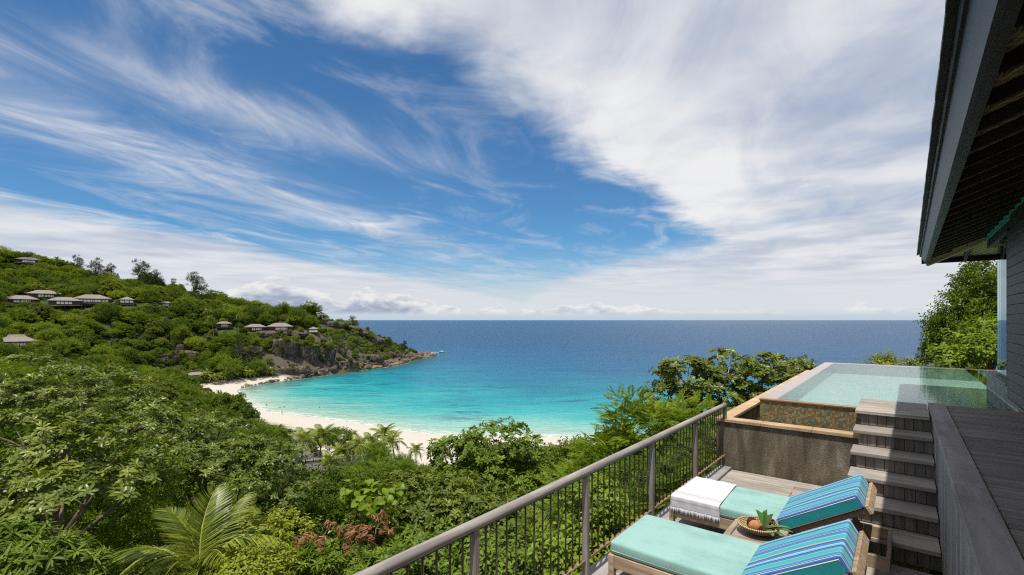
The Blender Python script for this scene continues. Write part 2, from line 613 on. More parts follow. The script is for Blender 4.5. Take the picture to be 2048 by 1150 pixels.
M_MOSAIC = mosaic('mosaic_wall', 0.024, [(0.12, 0.080, 0.028), (0.22, 0.145, 0.050), (0.15, 0.118, 0.045), (0.30, 0.205, 0.080), (0.095, 0.105, 0.060), (0.21, 0.17, 0.075), (0.06, 0.115, 0.095), (0.26, 0.18, 0.07), (0.13, 0.10, 0.045)], (0.14, 0.105, 0.06), 0.5)
M_POOLTILE = mosaic('pool_tile', 0.05, [(0.36, 0.53, 0.50), (0.44, 0.60, 0.56), (0.32, 0.48, 0.46), (0.50, 0.65, 0.60), (0.38, 0.54, 0.50), (0.45, 0.58, 0.53)], (0.46, 0.56, 0.52))
M_POOLDEEP = mosaic('pool_deep_tile', 0.05, [(0.20, 0.40, 0.34), (0.25, 0.46, 0.39), (0.17, 0.35, 0.30), (0.29, 0.50, 0.42)], (0.24, 0.42, 0.36))
M_POOLWALL = mosaic('pool_inner_tile', 0.026, [(0.16, 0.28, 0.27), (0.24, 0.36, 0.33), (0.13, 0.22, 0.23), (0.28, 0.40, 0.36), (0.20, 0.30, 0.28)], (0.25, 0.32, 0.30))

# pool water: clear, mirror-like at a low angle
M_POOL, n = material('pool_water')
co = n.coord('Object')
rip = n.add(n.noise(n.mapping(co, (1.0, 2.2, 1.0)), 5.0, 3, 0.5, 0.4), n.mul(n.noise(co, 1.3, 2, 0.5), 0.8))
nb = n.bump(rip, 0.12, 0.012)
fr = n.new('ShaderNodeFresnel'); fr.inputs['IOR'].default_value = 1.33; n.put(fr.inputs['Normal'], nb)
tr = n.new('ShaderNodeBsdfTransparent'); n.put(tr.inputs[0], (0.86, 0.96, 0.94))
gl = n.new('ShaderNodeBsdfGlossy'); gl.inputs['Roughness'].default_value = 0.015; n.put(gl.inputs['Normal'], nb)
mx = n.new('ShaderNodeMixShader')
n.put(mx.inputs[0], fr.outputs[0]); n.put(mx.inputs[1], tr.outputs[0]); n.put(mx.inputs[2], gl.outputs[0])
n.out(mx.outputs[0])

M_GLASS, n = material('window_glass')
fr = n.new('ShaderNodeFresnel'); fr.inputs['IOR'].default_value = 1.8
tr = n.new('ShaderNodeBsdfTransparent'); n.put(tr.inputs[0], (0.80, 0.92, 0.92))
gl = n.new('ShaderNodeBsdfGlossy'); gl.inputs['Roughness'].default_value = 0.01; n.put(gl.inputs[0], (0.74, 0.88, 0.92))
mx = n.new('ShaderNodeMixShader')
n.put(mx.inputs[0], fr.outputs[0]); n.put(mx.inputs[1], tr.outputs[0]); n.put(mx.inputs[2], gl.outputs[0])
n.out(mx.outputs[0])


def fabric(name, c, dirt=0.25, rough=0.85):
    m, n = material(name)
    co = n.coord('Object')
    g = n.noise(n.mapping(co, (2.0, 3.0, 2.0)), 1.4, 6, 0.62)
    cc = n.mixc(n.mul(n.sstep(0.45, 0.75, g), dirt), c, tuple(q * w for q, w in zip(c, (0.55, 0.62, 0.62))))
    sp = n.noise(co, 9.0, 3, 0.6)
    cc = n.mixc(n.mul(n.sstep(0.66, 0.8, sp), dirt * 1.2), cc, (0.22, 0.28, 0.22))
    n.out(n.bsdf(cc, rough, 0.2, n.bump(n.add(n.mul(n.noise(co, 420, 2), 0.15), n.noise(n.mapping(co, (1.4, 2.5, 1)), 4.0, 4, 0.55)), 0.5, 0.016), **{'Sheen Weight': 0.15}))
    return m


M_MINT = fabric('mint_canvas', (0.25, 0.42, 0.385), 0.6)
M_TEALCANVAS = fabric('teal_canvas', (0.010, 0.235, 0.25), 0.3)
M_TOWEL = fabric('white_towel', (0.54, 0.54, 0.575), 0.06)
M_TOWELSTRIPE = fabric('towel_stripe', (0.42, 0.40, 0.41), 0.05)

# striped canvas: stripes run up the backrest, colour changes across its width (local y)
M_STRIPE, n = material('striped_canvas')
co = n.coord('Object')
_, cy, _ = n.xyz(co)
f = n.math('FRACT', n.mul(n.add(cy, 0.5), 1.0 / 0.46))
TQ, LT, BL, DB, NV, WH, TN = (0.035, 0.34, 0.35), (0.12, 0.40, 0.48), (0.035, 0.165, 0.42), (0.03, 0.10, 0.31), (0.008, 0.012, 0.03), (0.55, 0.58, 0.57), (0.38, 0.36, 0.29)
st = [(0.0, TQ), (0.17, TN), (0.185, LT), (0.21, BL), (0.30, DB), (0.33, WH), (0.345, NV), (0.375, LT), (0.40, BL), (0.47, TN), (0.485, TQ), (0.62, TN), (0.635, BL), (0.70, NV), (0.73, LT), (0.80, WH), (0.815, BL), (0.90, DB), (0.93, NV), (0.95, TN)]
c = n.ramp(f, st, 'CONSTANT')
n.out(n.bsdf(c, 0.82, 0.2, n.bump(n.noise(co, 400, 2), 0.15, 0.004), **{'Sheen Weight': 0.1}))
M_PIPING = fabric('cream_piping', (0.62, 0.55, 0.42), 0.1)

# granite of the headland
M_GRANITE, n = material('granite')
geo = n.new('ShaderNodeNewGeometry')
pos = geo.outputs['Position']
st = n.noise(n.mapping(pos, (0.7, 0.7, 0.10)), 1.0, 6, 0.65, 0.6)
bl = n.noise(pos, 0.12, 4, 0.6)
c = n.ramp(st, [(0.34, (0.022, 0.018, 0.016)), (0.46, (0.060, 0.048, 0.042)), (0.58, (0.12, 0.097, 0.083)), (0.72, (0.26, 0.22, 0.19))])
c = n.mixc(n.mul(n.sstep(0.45, 0.65, bl), 0.4), c, (0.135, 0.092, 0.062))
pz = n.xyz(pos)[2]
c = n.mixc(n.mul(n.sstep(5.0, 1.5, n.add(pz, n.mul(n.sub(bl, 0.5), 6.0))), 0.75), c, (0.25, 0.175, 0.115))
n.out(n.bsdf(c, 0.85, 0.25, n.bump(n.noise(n.mapping(pos, (1, 1, 0.35)), 1.1, 6, 0.7), 0.9, 0.8)))


# foliage
def leafmat(name, c_dark, c_mid, c_light, trans=0.28, rough=0.42, spec=0.45, own=0.15):
    m, n = material(name)
    tone = n.attr('tone')
    rnd = n.objrand()
    f = n.math('ADD', n.mul(tone, 1.0 - own), n.mul(rnd, own), clamp=True)
    c = n.ramp(f, [(0.0, c_dark), (0.55, c_mid), (1.0, c_light)])
    p = n.bsdf(c, rough, spec)
    t = n.new('ShaderNodeBsdfTranslucent')
    n.put(t.inputs[0], n.mixc(1.0, c, (1.5, 1.45, 0.5), 'MULTIPLY'))
    mx = n.new('ShaderNodeMixShader')
    mx.inputs[0].default_value = trans
    n.put(mx.inputs[1], p); n.put(mx.inputs[2], t.outputs[0])
    n.out(mx.outputs[0])
    return m


L_OLIVE = leafmat('leaf_glossy_olive', (0.04, 0.0576, 0.0064), (0.1097, 0.1431, 0.0134), (0.261, 0.295, 0.0397), 0.20, 0.36, 0.32)
L_DARK = leafmat('leaf_dark', (0.0321, 0.064, 0.0064), (0.0763, 0.1288, 0.0114), (0.1702, 0.2269, 0.0249), 0.24, 0.5, 0.2)
L_MID = leafmat('leaf_mid', (0.0481, 0.0841, 0.0064), (0.1097, 0.167, 0.0114), (0.2269, 0.295, 0.0295), 0.26, 0.48, 0.25)
L_BRIGHT = leafmat('leaf_bright', (0.0884, 0.1442, 0.0074), (0.1581, 0.2325, 0.0121), (0.2697, 0.3255, 0.0279), 0.30, 0.45, 0.25)
L_YELLOW = leafmat('leaf_yellow_green', (0.1116, 0.1535, 0.0093), (0.2139, 0.2511, 0.0149), (0.3534, 0.3441, 0.0326), 0.30, 0.45, 0.25)
L_FEATHER = leafmat('leaf_feathery', (0.0586, 0.1026, 0.0069), (0.1113, 0.1749, 0.0116), (0.1929, 0.261, 0.0249), 0.28, 0.55, 0.2)
L_RED = leafmat('leaf_young_red', (0.12, 0.050, 0.028), (0.27, 0.125, 0.06), (0.40, 0.27, 0.10), 0.24, 0.45, 0.3)
L_PALM = leafmat('palm_leaflet', (0.0525, 0.084, 0.0084), (0.1368, 0.1767, 0.0171), (0.3172, 0.3416, 0.0427), 0.26, 0.36, 0.35)
L_CASUA = leafmat('casuarina_needles', (0.040, 0.058, 0.015), (0.068, 0.090, 0.022), (0.11, 0.13, 0.035), 0.24, 0.6, 0.15)
F_MID = leafmat('far_leaf_mid', (0.075, 0.11, 0.010), (0.135, 0.185, 0.016), (0.23, 0.27, 0.032), 0.34, 0.6, 0.2, 0.5)
F_BRIGHT = leafmat('far_leaf_bright', (0.11, 0.16, 0.012), (0.195, 0.26, 0.018), (0.31, 0.36, 0.035), 0.32, 0.6, 0.2, 0.5)
F_DARK = leafmat('far_leaf_dark', (0.045, 0.080, 0.010), (0.085, 0.135, 0.014), (0.15, 0.195, 0.024), 0.32, 0.6, 0.2, 0.5)
F_OLIVE = leafmat('far_leaf_olive', (0.085, 0.105, 0.016), (0.16, 0.19, 0.028), (0.27, 0.29, 0.055), 0.32, 0.55, 0.25, 0.5)
M_BARK = plain('bark', (0.13, 0.10, 0.075), 0.9, 0.15, 0.5, 5, 0.6)
M_PALEBARK = plain('pale_twig', (0.34, 0.30, 0.25), 0.9, 0.15, 0.3, 5, 0.4)
M_PALMTRUNK = plain('palm_trunk', (0.20, 0.17, 0.135), 0.9, 0.15, 0.3, 3, 0.6)
M_RACHIS = plain('palm_rachis', (0.32, 0.34, 0.08), 0.5, 0.4, 0.2, 6)

# ground of the slopes
M_GROUND, n = material('slope_ground')
pos = n.new('ShaderNodeNewGeometry').outputs['Position']
g = n.noise(pos, 0.22, 6, 0.65)
c = n.ramp(g, [(0.3, (0.022, 0.036, 0.010)), (0.5, (0.036, 0.058, 0.014)), (0.62, (0.075, 0.080, 0.028)), (0.75, (0.15, 0.115, 0.07))])
pz = n.xyz(pos)[2]
sand = n.sstep(3.6, 2.3, n.add(pz, n.mul(n.sub(n.noise(pos, 0.3, 4), 0.5), 1.4)))
sandc = n.mixc(n.noise(pos, 1.2, 5, 0.6), (0.43, 0.385, 0.325), (0.51, 0.465, 0.41))
wet = n.sstep(1.0, 0.2, n.add(pz, n.mul(n.sub(n.noise(pos, 0.08, 3), 0.5), 0.6)))
sandc = n.mixc(n.mul(wet, 0.35), sandc, (0.42, 0.39, 0.34))
steep = n.sstep(0.86, 0.72, n.add(n.xyz(n.new('ShaderNodeNewGeometry').outputs['Normal'])[2], n.mul(n.sub(g, 0.5), 0.3)))
c = n.mixc(n.mul(steep, 0.85), c, n.mixc(n.noise(n.mapping(pos, (0.6, 0.6, 0.12)), 1.0, 5, 0.65), (0.05, 0.04, 0.034), (0.15, 0.12, 0.10)))
beach = n.attr('beach')
c = n.mixc(n.mul(sand, beach), c, sandc)
n.out(n.bsdf(c, 0.9, 0.15, n.bump(n.noise(pos, 0.8, 5, 0.6), 0.7, 0.3)))

# sea
M_SEA, n = material('sea_water')
pos = n.new('ShaderNodeNewGeometry').outputs['Position']
off = n.attr('offshore')                    # metres from the sandy shore
rock = n.attr('rocky')                      # metres from the rocky shore
wob = n.mul(n.sub(n.noise(n.mapping(pos, (0.014, 0.03, 1)), 1.0, 5, 0.6, 0.5), 0.5), 150.0)
wob = n.mul(wob, n.sstep(4.0, 70.0, off))
dd = n.math('MAXIMUM', n.add(off, wob, n.mul(n.sub(n.noise(pos, 0.11, 4, 0.6), 0.5), 9.0)), 0.0)
ff = n.math('POWER', n.math('DIVIDE', dd, 900.0, clamp=True), 0.5)
sea_stops = [(0.0, (0.46, 0.50, 0.41)), (0.07, (0.37, 0.46, 0.385)), (0.13, (0.21, 0.42, 0.365)), (0.20, (0.055, 0.345, 0.335)), (0.28, (0.012, 0.265, 0.30)), (0.38, (0.005, 0.160, 0.240)), (0.50, (0.004, 0.090, 0.190)), (0.72, (0.003, 0.060, 0.148)), (1.0, (0.004, 0.052, 0.128))]
c = n.ramp(ff, sea_stops)
patch = n.noise(n.mapping(pos, (0.024, 0.068, 1), (3.0, 1.0, 0)), 1.0, 7, 0.66, 0.5)
pm = n.mul(n.sstep(0.50, 0.64, patch), n.sstep(12, 35, off), n.sstep(300, 120, off), 0.7)
c = n.mixc(pm, c, (0.008, 0.095, 0.16))
reef = n.mul(n.sstep(34.0, 3.0, n.add(rock, n.mul(n.sub(n.noise(pos, 0.07, 4, 0.6), 0.5), 40.0))), 0.75)
c = n.mixc(reef, c, (0.028, 0.085, 0.075))
# breaking foam at the sand and around the rocks
fz = n.noise(n.mapping(pos, (0.35, 0.6, 1)), 1.0, 6, 0.7, 0.4)
foam = n.mul(n.sstep(7.0, 0.0, off), n.sstep(0.47, 0.60, fz))
foam2 = n.mul(n.sstep(5.5, 0.5, rock), n.sstep(0.50, 0.62, fz), 0.9)
foam = n.math('MAXIMUM', foam, foam2)
c = n.mixc(foam, c, (0.66, 0.69, 0.68))
streak = n.noise(n.mapping(pos, (0.006, 0.05, 1)), 1.0, 6, 0.65, 0.8)
tn = n.add(0.80, n.mul(streak, 0.4))
c = n.mixc(1.0, c, n.vec(tn, tn, tn), 'MULTIPLY')
w1 = n.noise(n.mapping(pos, (0.22, 0.42, 1)), 1.0, 5, 0.62, 0.5)
w2 = n.noise(n.mapping(pos, (0.035, 0.07, 1)), 1.0, 4, 0.6, 0.4)
nb = n.bump(n.add(n.mul(w1, 1.3), n.mul(w2, 2.6)), 1.0, 1.7)
n.out(n.bsdf(c, n.mixc(foam, (0.25, 0.25, 0.25), (0.8, 0.8, 0.8)), 0.085, nb, IOR=1.33))
M_FOAM = plain('foam', (0.68, 0.70, 0.71), 0.8, 0.2, 0.1, 2)

# ------------------------------------------------------------------ terrain and sea
def pix(u, v, Y, drop=0.0):
    p = P(u, v, Y)
    return (p[0], p[1], p[2] - drop)


CTRL = []
# hill under the house and down to the beach
CTRL += [(0, -4, 36), (6, 8, 35), (10, 12, 34.2), (-12, -12, 38), (10, -14, 39), (40, -20, 38), (-4, 6, 33), (-10, 5, 32), (-9, 12, 30), (-22, 6, 31), (-30, 16, 27), (-60, 0, 34),
         (0, 12, 30.5), (0, 22, 26), (-10, 25, 24), (10, 21, 30), (15, 15, 34), (24, 18, 33), (30, 10, 36), (60, 20, 33), (120, 20, 30), (200, 20, 24),
         (0, 40, 18), (-20, 40, 17), (25, 40, 21), (-42, 40, 18), (0, 70, 9), (-30, 70, 9), (-62, 70, 11), (32, 70, 11), (70, 70, 14), (120, 70, 12), (0, 100, 4.6), (-40, 110, 4.0), (40, 100, 5.5)]
BACK = [(24, 141), (11, 141), (-25, 137), (-54, 158), (-84, 172), (-112, 190), (-135, 210), (-155, 232), (-172, 255)]
CTRL += [(x, y, 2.9) for x, y in BACK]
WATER_BEACH = [(46, 150), (27.7, 161), (13, 165), (-21, 166), (-37.3, 172.5), (-62.5, 187.6), (-86, 200), (-109, 212), (-123, 227), (-143, 250), (-152, 268), (-159.7, 284)]
WATER_ROCK = [(-159.7, 284), (-157, 300), (-150, 318), (-145, 330), (-135, 353), (-126, 375), (-114, 400), (-105, 415), (-101, 440), (-99.5, 471), (-94, 505), (-89, 535), (-92, 556), (-120, 570), (-170, 565), (-240, 560), (-330, 590), (-500, 640)]
WATER_EAST = [(46, 150), (62, 138), (80, 128), (110, 118), (160, 118), (230, 95), (330, 70)]
CTRL += [(x, y, 0.0) for x, y in WATER_BEACH + WATER_ROCK[1:] + WATER_EAST[1:]]
for (x, y, z) in [(40, 190, -3), (0, 195, -3), (-50, 225, -3), (-90, 260, -3), (-110, 300, -4), (-95, 360, -6), (-70, 420, -8), (-60, 500, -10), (0, 300, -12), (100, 300, -14), (110, 170, -6), (250, 180, -9), (-60, 620, -12), (-250, 640, -10), (-500, 720, -12), (200, 600, -20), (300, 400, -20), (0, 450, -14), (400, 120, -8)]:
    CTRL.append((x, y, z))
# valley and the slope rising to the left
CTRL += [(-100, 150, 6), (-150, 185, 9), (-205, 205, 15), (-260, 205, 25), (-120, 100, 12), (-82, 60, 17), (-150, 100, 22), (-250, 100, 42), (-350, 150, 55), (-180, 40, 36), (-120, 10, 37), (-190, 240, 8), (-215, 262, 10)]
# headland: ridge, villa terraces, cliff
RIDGE = [(0, 522, 450, 6), (150, 541, 440, 6), (300, 566, 430, 6), (420, 594, 430, 6), (500, 612, 430, 6), (600, 628, 440, 5), (655, 641, 450, 2), (720, 655, 465, 1), (770, 678, 485, 1), (805, 695, 500, 1), (835, 709, 528, 0)]
CTRL += [pix(*r) for r in RIDGE]
CTRL += [(-477, 560, 62), (-322, 520, 30), (-230, 510, 14), (-180, 510, 6), (-150, 520, 3)]
CTRL += [pix(100, 655, 300, 5), pix(200, 705, 290, 4), pix(250, 655, 315, 4), pix(452, 725, 310, 4), pix(470, 692, 330, 4), pix(700, 690, 400, 3), pix(680, 668, 412, 3), pix(750, 702, 440, 2),
         pix(350, 733, 305, 1), pix(350, 700, 318, 3), pix(600, 748, 336, 0), pix(590, 672, 350, 0), pix(650, 735, 355, 0), pix(650, 685, 366, 2), pix(520, 745, 312, 3), pix(300, 640, 330, 4), pix(380, 640, 345, 4), pix(30, 640, 290, 5), pix(150, 575, 380, 5), pix(250, 585, 385, 5), pix(400, 615, 390, 5), pix(520, 630, 390, 5), pix(640, 650, 400, 4), pix(50, 560, 390, 5)]
# far left and behind
CTRL += [(-520, 300, 75), (-520, 150, 70), (-600, 450, 95), (-400, 40, 60), (-250, -60, 48), (0, -80, 44), (150, -80, 44), (330, -40, 30)]

VILLAS = [  # u, v of eave line, width px, Y, ground below eave, style
    ('v1', 58, 519, 46, 418, 3.6, 'dark'), ('v2', 88, 587, 57, 335, 3.2, 'hip'), ('v3', 40, 598, 61, 320, 3.2, 'hip'),
    ('v4', 129, 601, 58, 318, 5.0, 'stilt'), ('v5', 185, 597, 66, 330, 4.6, 'grand'), ('v6', 254, 599, 28, 336, 3.6, 'pyramid'),
    ('v7', 331, 606, 24, 350, 2.6, 'hip'), ('v8', 448, 647, 31, 345, 3.0, 'hip'), ('v9', 511, 654, 44, 348, 2.8, 'hip'),
    ('v10', 560, 653, 54, 352, 3.2, 'hip'), ('v11', 627, 658, 21, 366, 3.0, 'pyramid'), ('v12', 33, 683, 70, 250, 3.4, 'tall'),
    ('v13', 392, 750, 40, 286, 3.0, 'hip'), ('v14', 619, 916, 50, 124, 3.0, 'pavilion'), ('v15', 626, 943, 56, 105, 3.2, 'low'), ('v16', 879, 934, 24, 122, 3.0, 'low')]
for (_, u, v, w, Y, g, _s) in VILLAS:
    x, y, z = pix(u, v, Y, g)
    CTRL.append((x, y + 2, z))
    if Y > 200:
        CTRL.append((x, y + 8, z + 0.6))

CT = np.array(CTRL, dtype=float)


def fit_rbf(C):
    d = np.linalg.norm(C[:, None, :2] - C[None, :, :2], axis=2)
    n_ = len(C)
    A = np.zeros((n_ + 3, n_ + 3))
    A[:n_, :n_] = d + np.eye(n_) * -0.35
    Pm = np.c_[np.ones(n_), C[:, :2]]
    A[:n_, n_:] = Pm
    A[n_:, :n_] = Pm.T
    return np.linalg.solve(A, np.r_[C[:, 2], 0, 0, 0])


WT = fit_rbf(CT)


def ground(x, y):
    x, y = np.asarray(x, dtype=float), np.asarray(y, dtype=float)
    sh = x.shape
    q = np.c_[x.ravel(), y.ravel()]
    out = np.empty(len(q))
    for i in range(0, len(q), 20000):
        qq = q[i:i + 20000]
        d = np.linalg.norm(qq[:, None, :] - CT[None, :, :2], axis=2)
        out[i:i + 20000] = d @ WT[:-3] + WT[-3] + qq @ WT[-2:]
    return out.reshape(sh)


def polydist(X, Y, poly):
    best = np.full(X.shape, 1e9)
    for (x0, y0), (x1, y1) in zip(poly[:-1], poly[1:]):
        vx, vy = x1 - x0, y1 - y0
        L = vx * vx + vy * vy
        t = np.clip(((X - x0) * vx + (Y - y0) * vy) / L, 0, 1)
        best = np.minimum(best, np.hypot(X - x0 - t * vx, Y - y0 - t * vy))
    return best


def axis_pts(lo, a, b, hi, step, grow=1.25):
    mid = list(np.arange(a, b + step / 2, step))
    r, st = [], step
    p = b
    while p < hi:
        st *= grow
        p += st
        r.append(min(p, hi))
    l, st = [], step
    p = a
    while p > lo:
        st *= grow
        p -= st
        l.append(max(p, lo))
    return np.array(l[::-1] + mid + r)


def grid_mesh(name, xs, ys, zf, mat, attrs=None, smooth=True):
    X, Y = np.meshgrid(xs, ys)
    Z = zf(X, Y)
    nx, ny = len(xs), len(ys)
    i = np.arange(nx * ny).reshape(ny, nx)
    Fq = np.stack([i[:-1, :-1], i[:-1, 1:], i[1:, 1:], i[1:, :-1]], -1).reshape(-1, 4)
    at = {k_: ('POINT', f(X, Y).ravel()) for k_, f in (attrs or {}).items()}
    return mesh_from(name, np.c_[X.ravel(), Y.ravel(), Z.ravel()], Fq, mat, None, smooth, at)


def terrain_z(X, Y):
    z = ground(X, Y)
    nz = hnoise(np.stack([X * 0.12, Y * 0.12, np.zeros_like(X)], -1), 3)
    z = z + nz * np.clip((z - 3) / 10, 0, 1) * 0.9
    far = np.clip((np.hypot(X + 100, Y - 250) - 620) / 300, 0, 1)
    return z * (1 - far) + (-25) * far


def beach_mask(X, Y):
    d = polydist(X, Y, WATER_BEACH)
    return np.clip((48 - d) / 10, 0, 1)


xs = axis_pts(-1200, -560, 340, 1000, 4.5, 1.3)
ys = axis_pts(-400, -80, 640, 1100, 4.5, 1.3)
structure(link('hillside_terrain', grid_mesh('hillside_terrain', xs, ys, terrain_z, M_GROUND, {'beach': beach_mask})))

xs = axis_pts(-90000, -200, 200, 90000, 3.0, 1.16)
ys = axis_pts(-3000, 90, 620, 120000, 3.0, 1.16)
structure(link('sea', grid_mesh('sea', xs, ys, lambda X, Y: np.zeros_like(X), M_SEA,
                                {'offshore': lambda X, Y: np.minimum(polydist(X, Y, WATER_BEACH), 30000.0),
                                 'rocky': lambda X, Y: np.minimum(polydist(X, Y, WATER_ROCK), 30000.0)})))

# ------------------------------------------------------------------ the house terrace (house frame: t across, s along the rail, z from camera height)
HU, HL, RISE = -1.12, -2.20, 0.18


def hchild(name, me, parent, base, at, rot=(0, 0, 0)):
    return link(name, me, parent, (at[0] - base[0], at[1] - base[1], at[2] - base[2]), rot)


# lower deck: boards run across (along t)
base = (-0.9, 4.0, HL - 0.25)
low = structure(link('lower_deck', None, None, hw(*base), HROT))
low['label'] = 'lower sun deck of weathered grey boards below the pool wall'
s = 7.555
bi = 0
while s > 0.4:
    wdt = 0.112
    t1 = 0.245 if s < 5.6 else -0.40
    L = t1 + 1.955
    # stagger joints: one or two boards in a row
    cut = random.choice([None, -1.1, -0.6, -0.2])
    segs = [(-1.955, t1)] if cut is None else [(-1.955, cut - 0.002), (cut + 0.002, t1)]
    for (a, b) in segs:
        hchild('plank', plank_mesh(round(b - a, 2), wdt, 0.028, M_DECK), low, base, ((a + b) / 2, s - wdt / 2, HL - 0.014 + random.uniform(-0.0015, 0.0015)))
    s -= wdt + 0.007
m = MB()
for sj in np.arange(0.6, 7.5, 0.6):
    m.box(-1.95, 0.2, sj - 0.03, sj + 0.03, HL - 0.17, HL - 0.03)
for k_ in m.V[:]:
    pass
m.V = [(a - base[0], b - base[1], c - base[2]) for a, b, c in m.V]
link('joists', m.mesh('joists', M_RISER), low)
# edge ledge under the railing
for i in range(3):
    L = 2.36
    hchild('edge_board', plank_mesh(0.17, L, 0.034, M_CAP), low, base, (-2.045, 0.5 + L / 2 + i * (L + 0.004), HL + 0.012))
    hchild('border_board', plank_mesh(0.05, L, 0.03, M_RISER), low, base, (-1.983 + 0.0, 0.5 + L / 2 + i * (L + 0.004), HL - 0.022))
    hchild('edge_fascia', plank_mesh(0.03, L, 0.22, M_CAP), low, base, (-2.148, 0.5 + L / 2 + i * (L + 0.004), HL - 0.10))

# supporting posts of the deck
for i, (t, s) in enumerate(((-2.05, 1.2), (-2.05, 4.2), (-2.05, 7.0))):
    w = hw(t, s, 0)
    gz = float(ground(w.x, w.y)) - CZ - 0.4
    hchild('support_post', plank_mesh(0.14, 0.14, HL - 0.19 - gz, M_POST), low, base, (t, s, (HL - 0.19 + gz) / 2))

# pool: aggregate retaining wall, coping, mosaic weir, basin, water
WZ = -1.515
base = (-0.5, 11.6, WZ - 4)
pool = hthing('infinity_pool', 'raised infinity pool with mosaic overflow wall and sandstone coping above the deck', 'pool', base)


def pbox(name, mat, t0, t1, s0, s1, z0, z1, parent=pool, b=0.0, base=base):
    m_ = MB()
    m_.box(t0 - base[0], t1 - base[0], s0 - base[1], s1 - base[1], z0 - base[2], z1 - base[2], b=b)
    return link(name, m_.mesh(name, mat), parent)


pbox('retaining_wall', M_AGG, -2.165, 0.23, 7.59, 7.735, HL - 4.0, WZ)
pbox('retaining_wall', M_AGG, -2.165, -2.02, 7.737, 15.95, HL - 4.0, WZ)
pbox('trough_floor', M_AGG, -2.018, 0.2, 7.737, 7.858, WZ - 0.40, WZ - 0.34)
pbox('trough_floor', M_AGG, -2.018, -1.645, 7.860, 15.9, WZ - 0.40, WZ - 0.34)
# coping stones, laid end to end
t = -2.19
while t < 0.2:
    L = min(0.62, 0.22 - t)
    pbox('coping_stone', M_COPING, t + 0.0015, t + L - 0.0015, 7.565, 7.762, WZ + 0.001, WZ + 0.046, b=0.004)
    t += L
s = 7.765
while s < 15.95:
    L = 0.62
    pbox('coping_stone', M_COPING, -2.19, -1.995, s + 0.0015, s + L - 0.0015, WZ + 0.001, WZ + 0.046, b=0.004)
    s += L
PZ = HU - 0.03          # water level
pbox('mosaic_wall', M_MOSAIC, -1.64, 0.22, 7.862, 7.93, WZ - 0.45, PZ - 0.034)
pbox('mosaic_wall', M_MOSAIC, -1.64, -1.575, 7.932, 15.6, WZ - 0.45, PZ - 0.034)
pbox('weir_lip', M_LIP, -1.648, 0.24, 7.845, 7.948, PZ - 0.0335, PZ - 0.004, b=0.006)
s = 7.95
while s < 15.6:
    L = min(1.1, 15.66 - s)
    pbox('weir_stone', M_WEIR, -1.648, -1.43, s + 0.001, s + L - 0.001, PZ - 0.0335, PZ - 0.004, b=0.004)
    s += L
t = -1.428
while t < 4.2:
    L = min(1.1, 4.2 - t)
    pbox('weir_stone', M_WEIR, t + 0.001, t + L - 0.001, 15.44, 15.66, PZ - 0.0335, PZ - 0.004, b=0.004)
    t += L
FZ = PZ - 0.27
pbox('basin_wall', M_POOLWALL, -1.573, -1.432, 7.95, 15.43, FZ - 0.2, PZ - 0.034)
pbox('basin_wall', M_POOLWALL, -1.573, 4.2, 15.432, 15.60, FZ - 1.0, PZ - 0.035)
pbox('basin_wall', M_POOLWALL, -1.43, 1.128, 7.932, 7.947, FZ - 1.0, PZ - 0.035)
pbox('basin_floor', M_POOLTILE, -1.431, 1.128, 7.948, 15.431, FZ - 0.4, FZ)
pbox('basin_floor', M_POOLTILE, 1.30, 4.2, 9.7, 15.431, FZ - 0.1, FZ)
pbox('basin_floor', M_POOLTILE, 1.129, 1.299, 11.7, 15.431, FZ - 0.1, FZ)
m = MB()
for (t0, t1, s0, s1) in ((-1.432, 1.13, 7.947, 15.44), (1.13, 1.302, 11.66, 15.44), (1.302, 4.2, 9.7, 15.44)):
    m.raw([(t0 - base[0], s0 - base[1], PZ - base[2]), (t1 - base[0], s0 - base[1], PZ - base[2]), (t1 - base[0], s1 - base[1], PZ - base[2]), (t0 - base[0], s1 - base[1], PZ - base[2])], [(0, 1, 2, 3)])
link('water', m.mesh('water', M_POOL), pool)
m = MB()
m.box(-1.57 - base[0], 4.2 - base[0], 15.602 - base[1], 15.64 - base[1], HL - 3 - base[2], PZ - 0.035 - base[2])
link('outer_wall', m.mesh('outer_wall', M_AGG), pool)

# house plinth standing in the water
base = (1.2, 9.0, HU)
hz0 = HL - 3
house = hthing('house', 'dark timber house with deep overhanging slate roof beside the pool', 'house', (1.2, 9.0, hz0))
hb = (1.2, 9.0, hz0)


def hbox(name, mat, t0, t1, s0, s1, z0, z1, parent=house, b=0.0):
    return pbox(name, mat, t0, t1, s0, s1, z0, z1, parent, b, hb)


PLT = -0.925
hbox('plinth', M_GREYSTONE, 1.13, 1.30, 7.95, 9.5, HL - 1.5, -1.085)
hbox('plinth', M_GREYSTONE, 1.13, 1.30, 9.502, 11.66, HL - 1.5, PLT)
hbox('tile_line', M_CHALK, 1.123, 1.1295, 7.95, 11.66, PZ - 0.012, PZ + 0.012)
hbox('plinth_cap', M_GREYSTONE, 1.118, 1.312, 9.60, 11.672, PLT + 0.001, PLT + 0.03, b=0.004)
# board wall
z = -1.075
while z < 1.22:
    bh = 0.128
    for (s0, s1) in ((-2.0, 3.9), (3.902, 9.56)):
        bl = plank_mesh(s1 - s0, 0.022, bh - 0.005, M_WALLBOARD, 0.004)
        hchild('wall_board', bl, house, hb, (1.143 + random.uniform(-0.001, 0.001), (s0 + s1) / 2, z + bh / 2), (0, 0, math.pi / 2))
    z += bh
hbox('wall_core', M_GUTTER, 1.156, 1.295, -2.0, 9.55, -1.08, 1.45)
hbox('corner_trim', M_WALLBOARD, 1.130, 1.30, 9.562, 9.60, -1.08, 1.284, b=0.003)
hbox('far_wall', M_WALLBOARD, 1.30, 6.0, -2.0, 9.5, -1.1, 1.45)
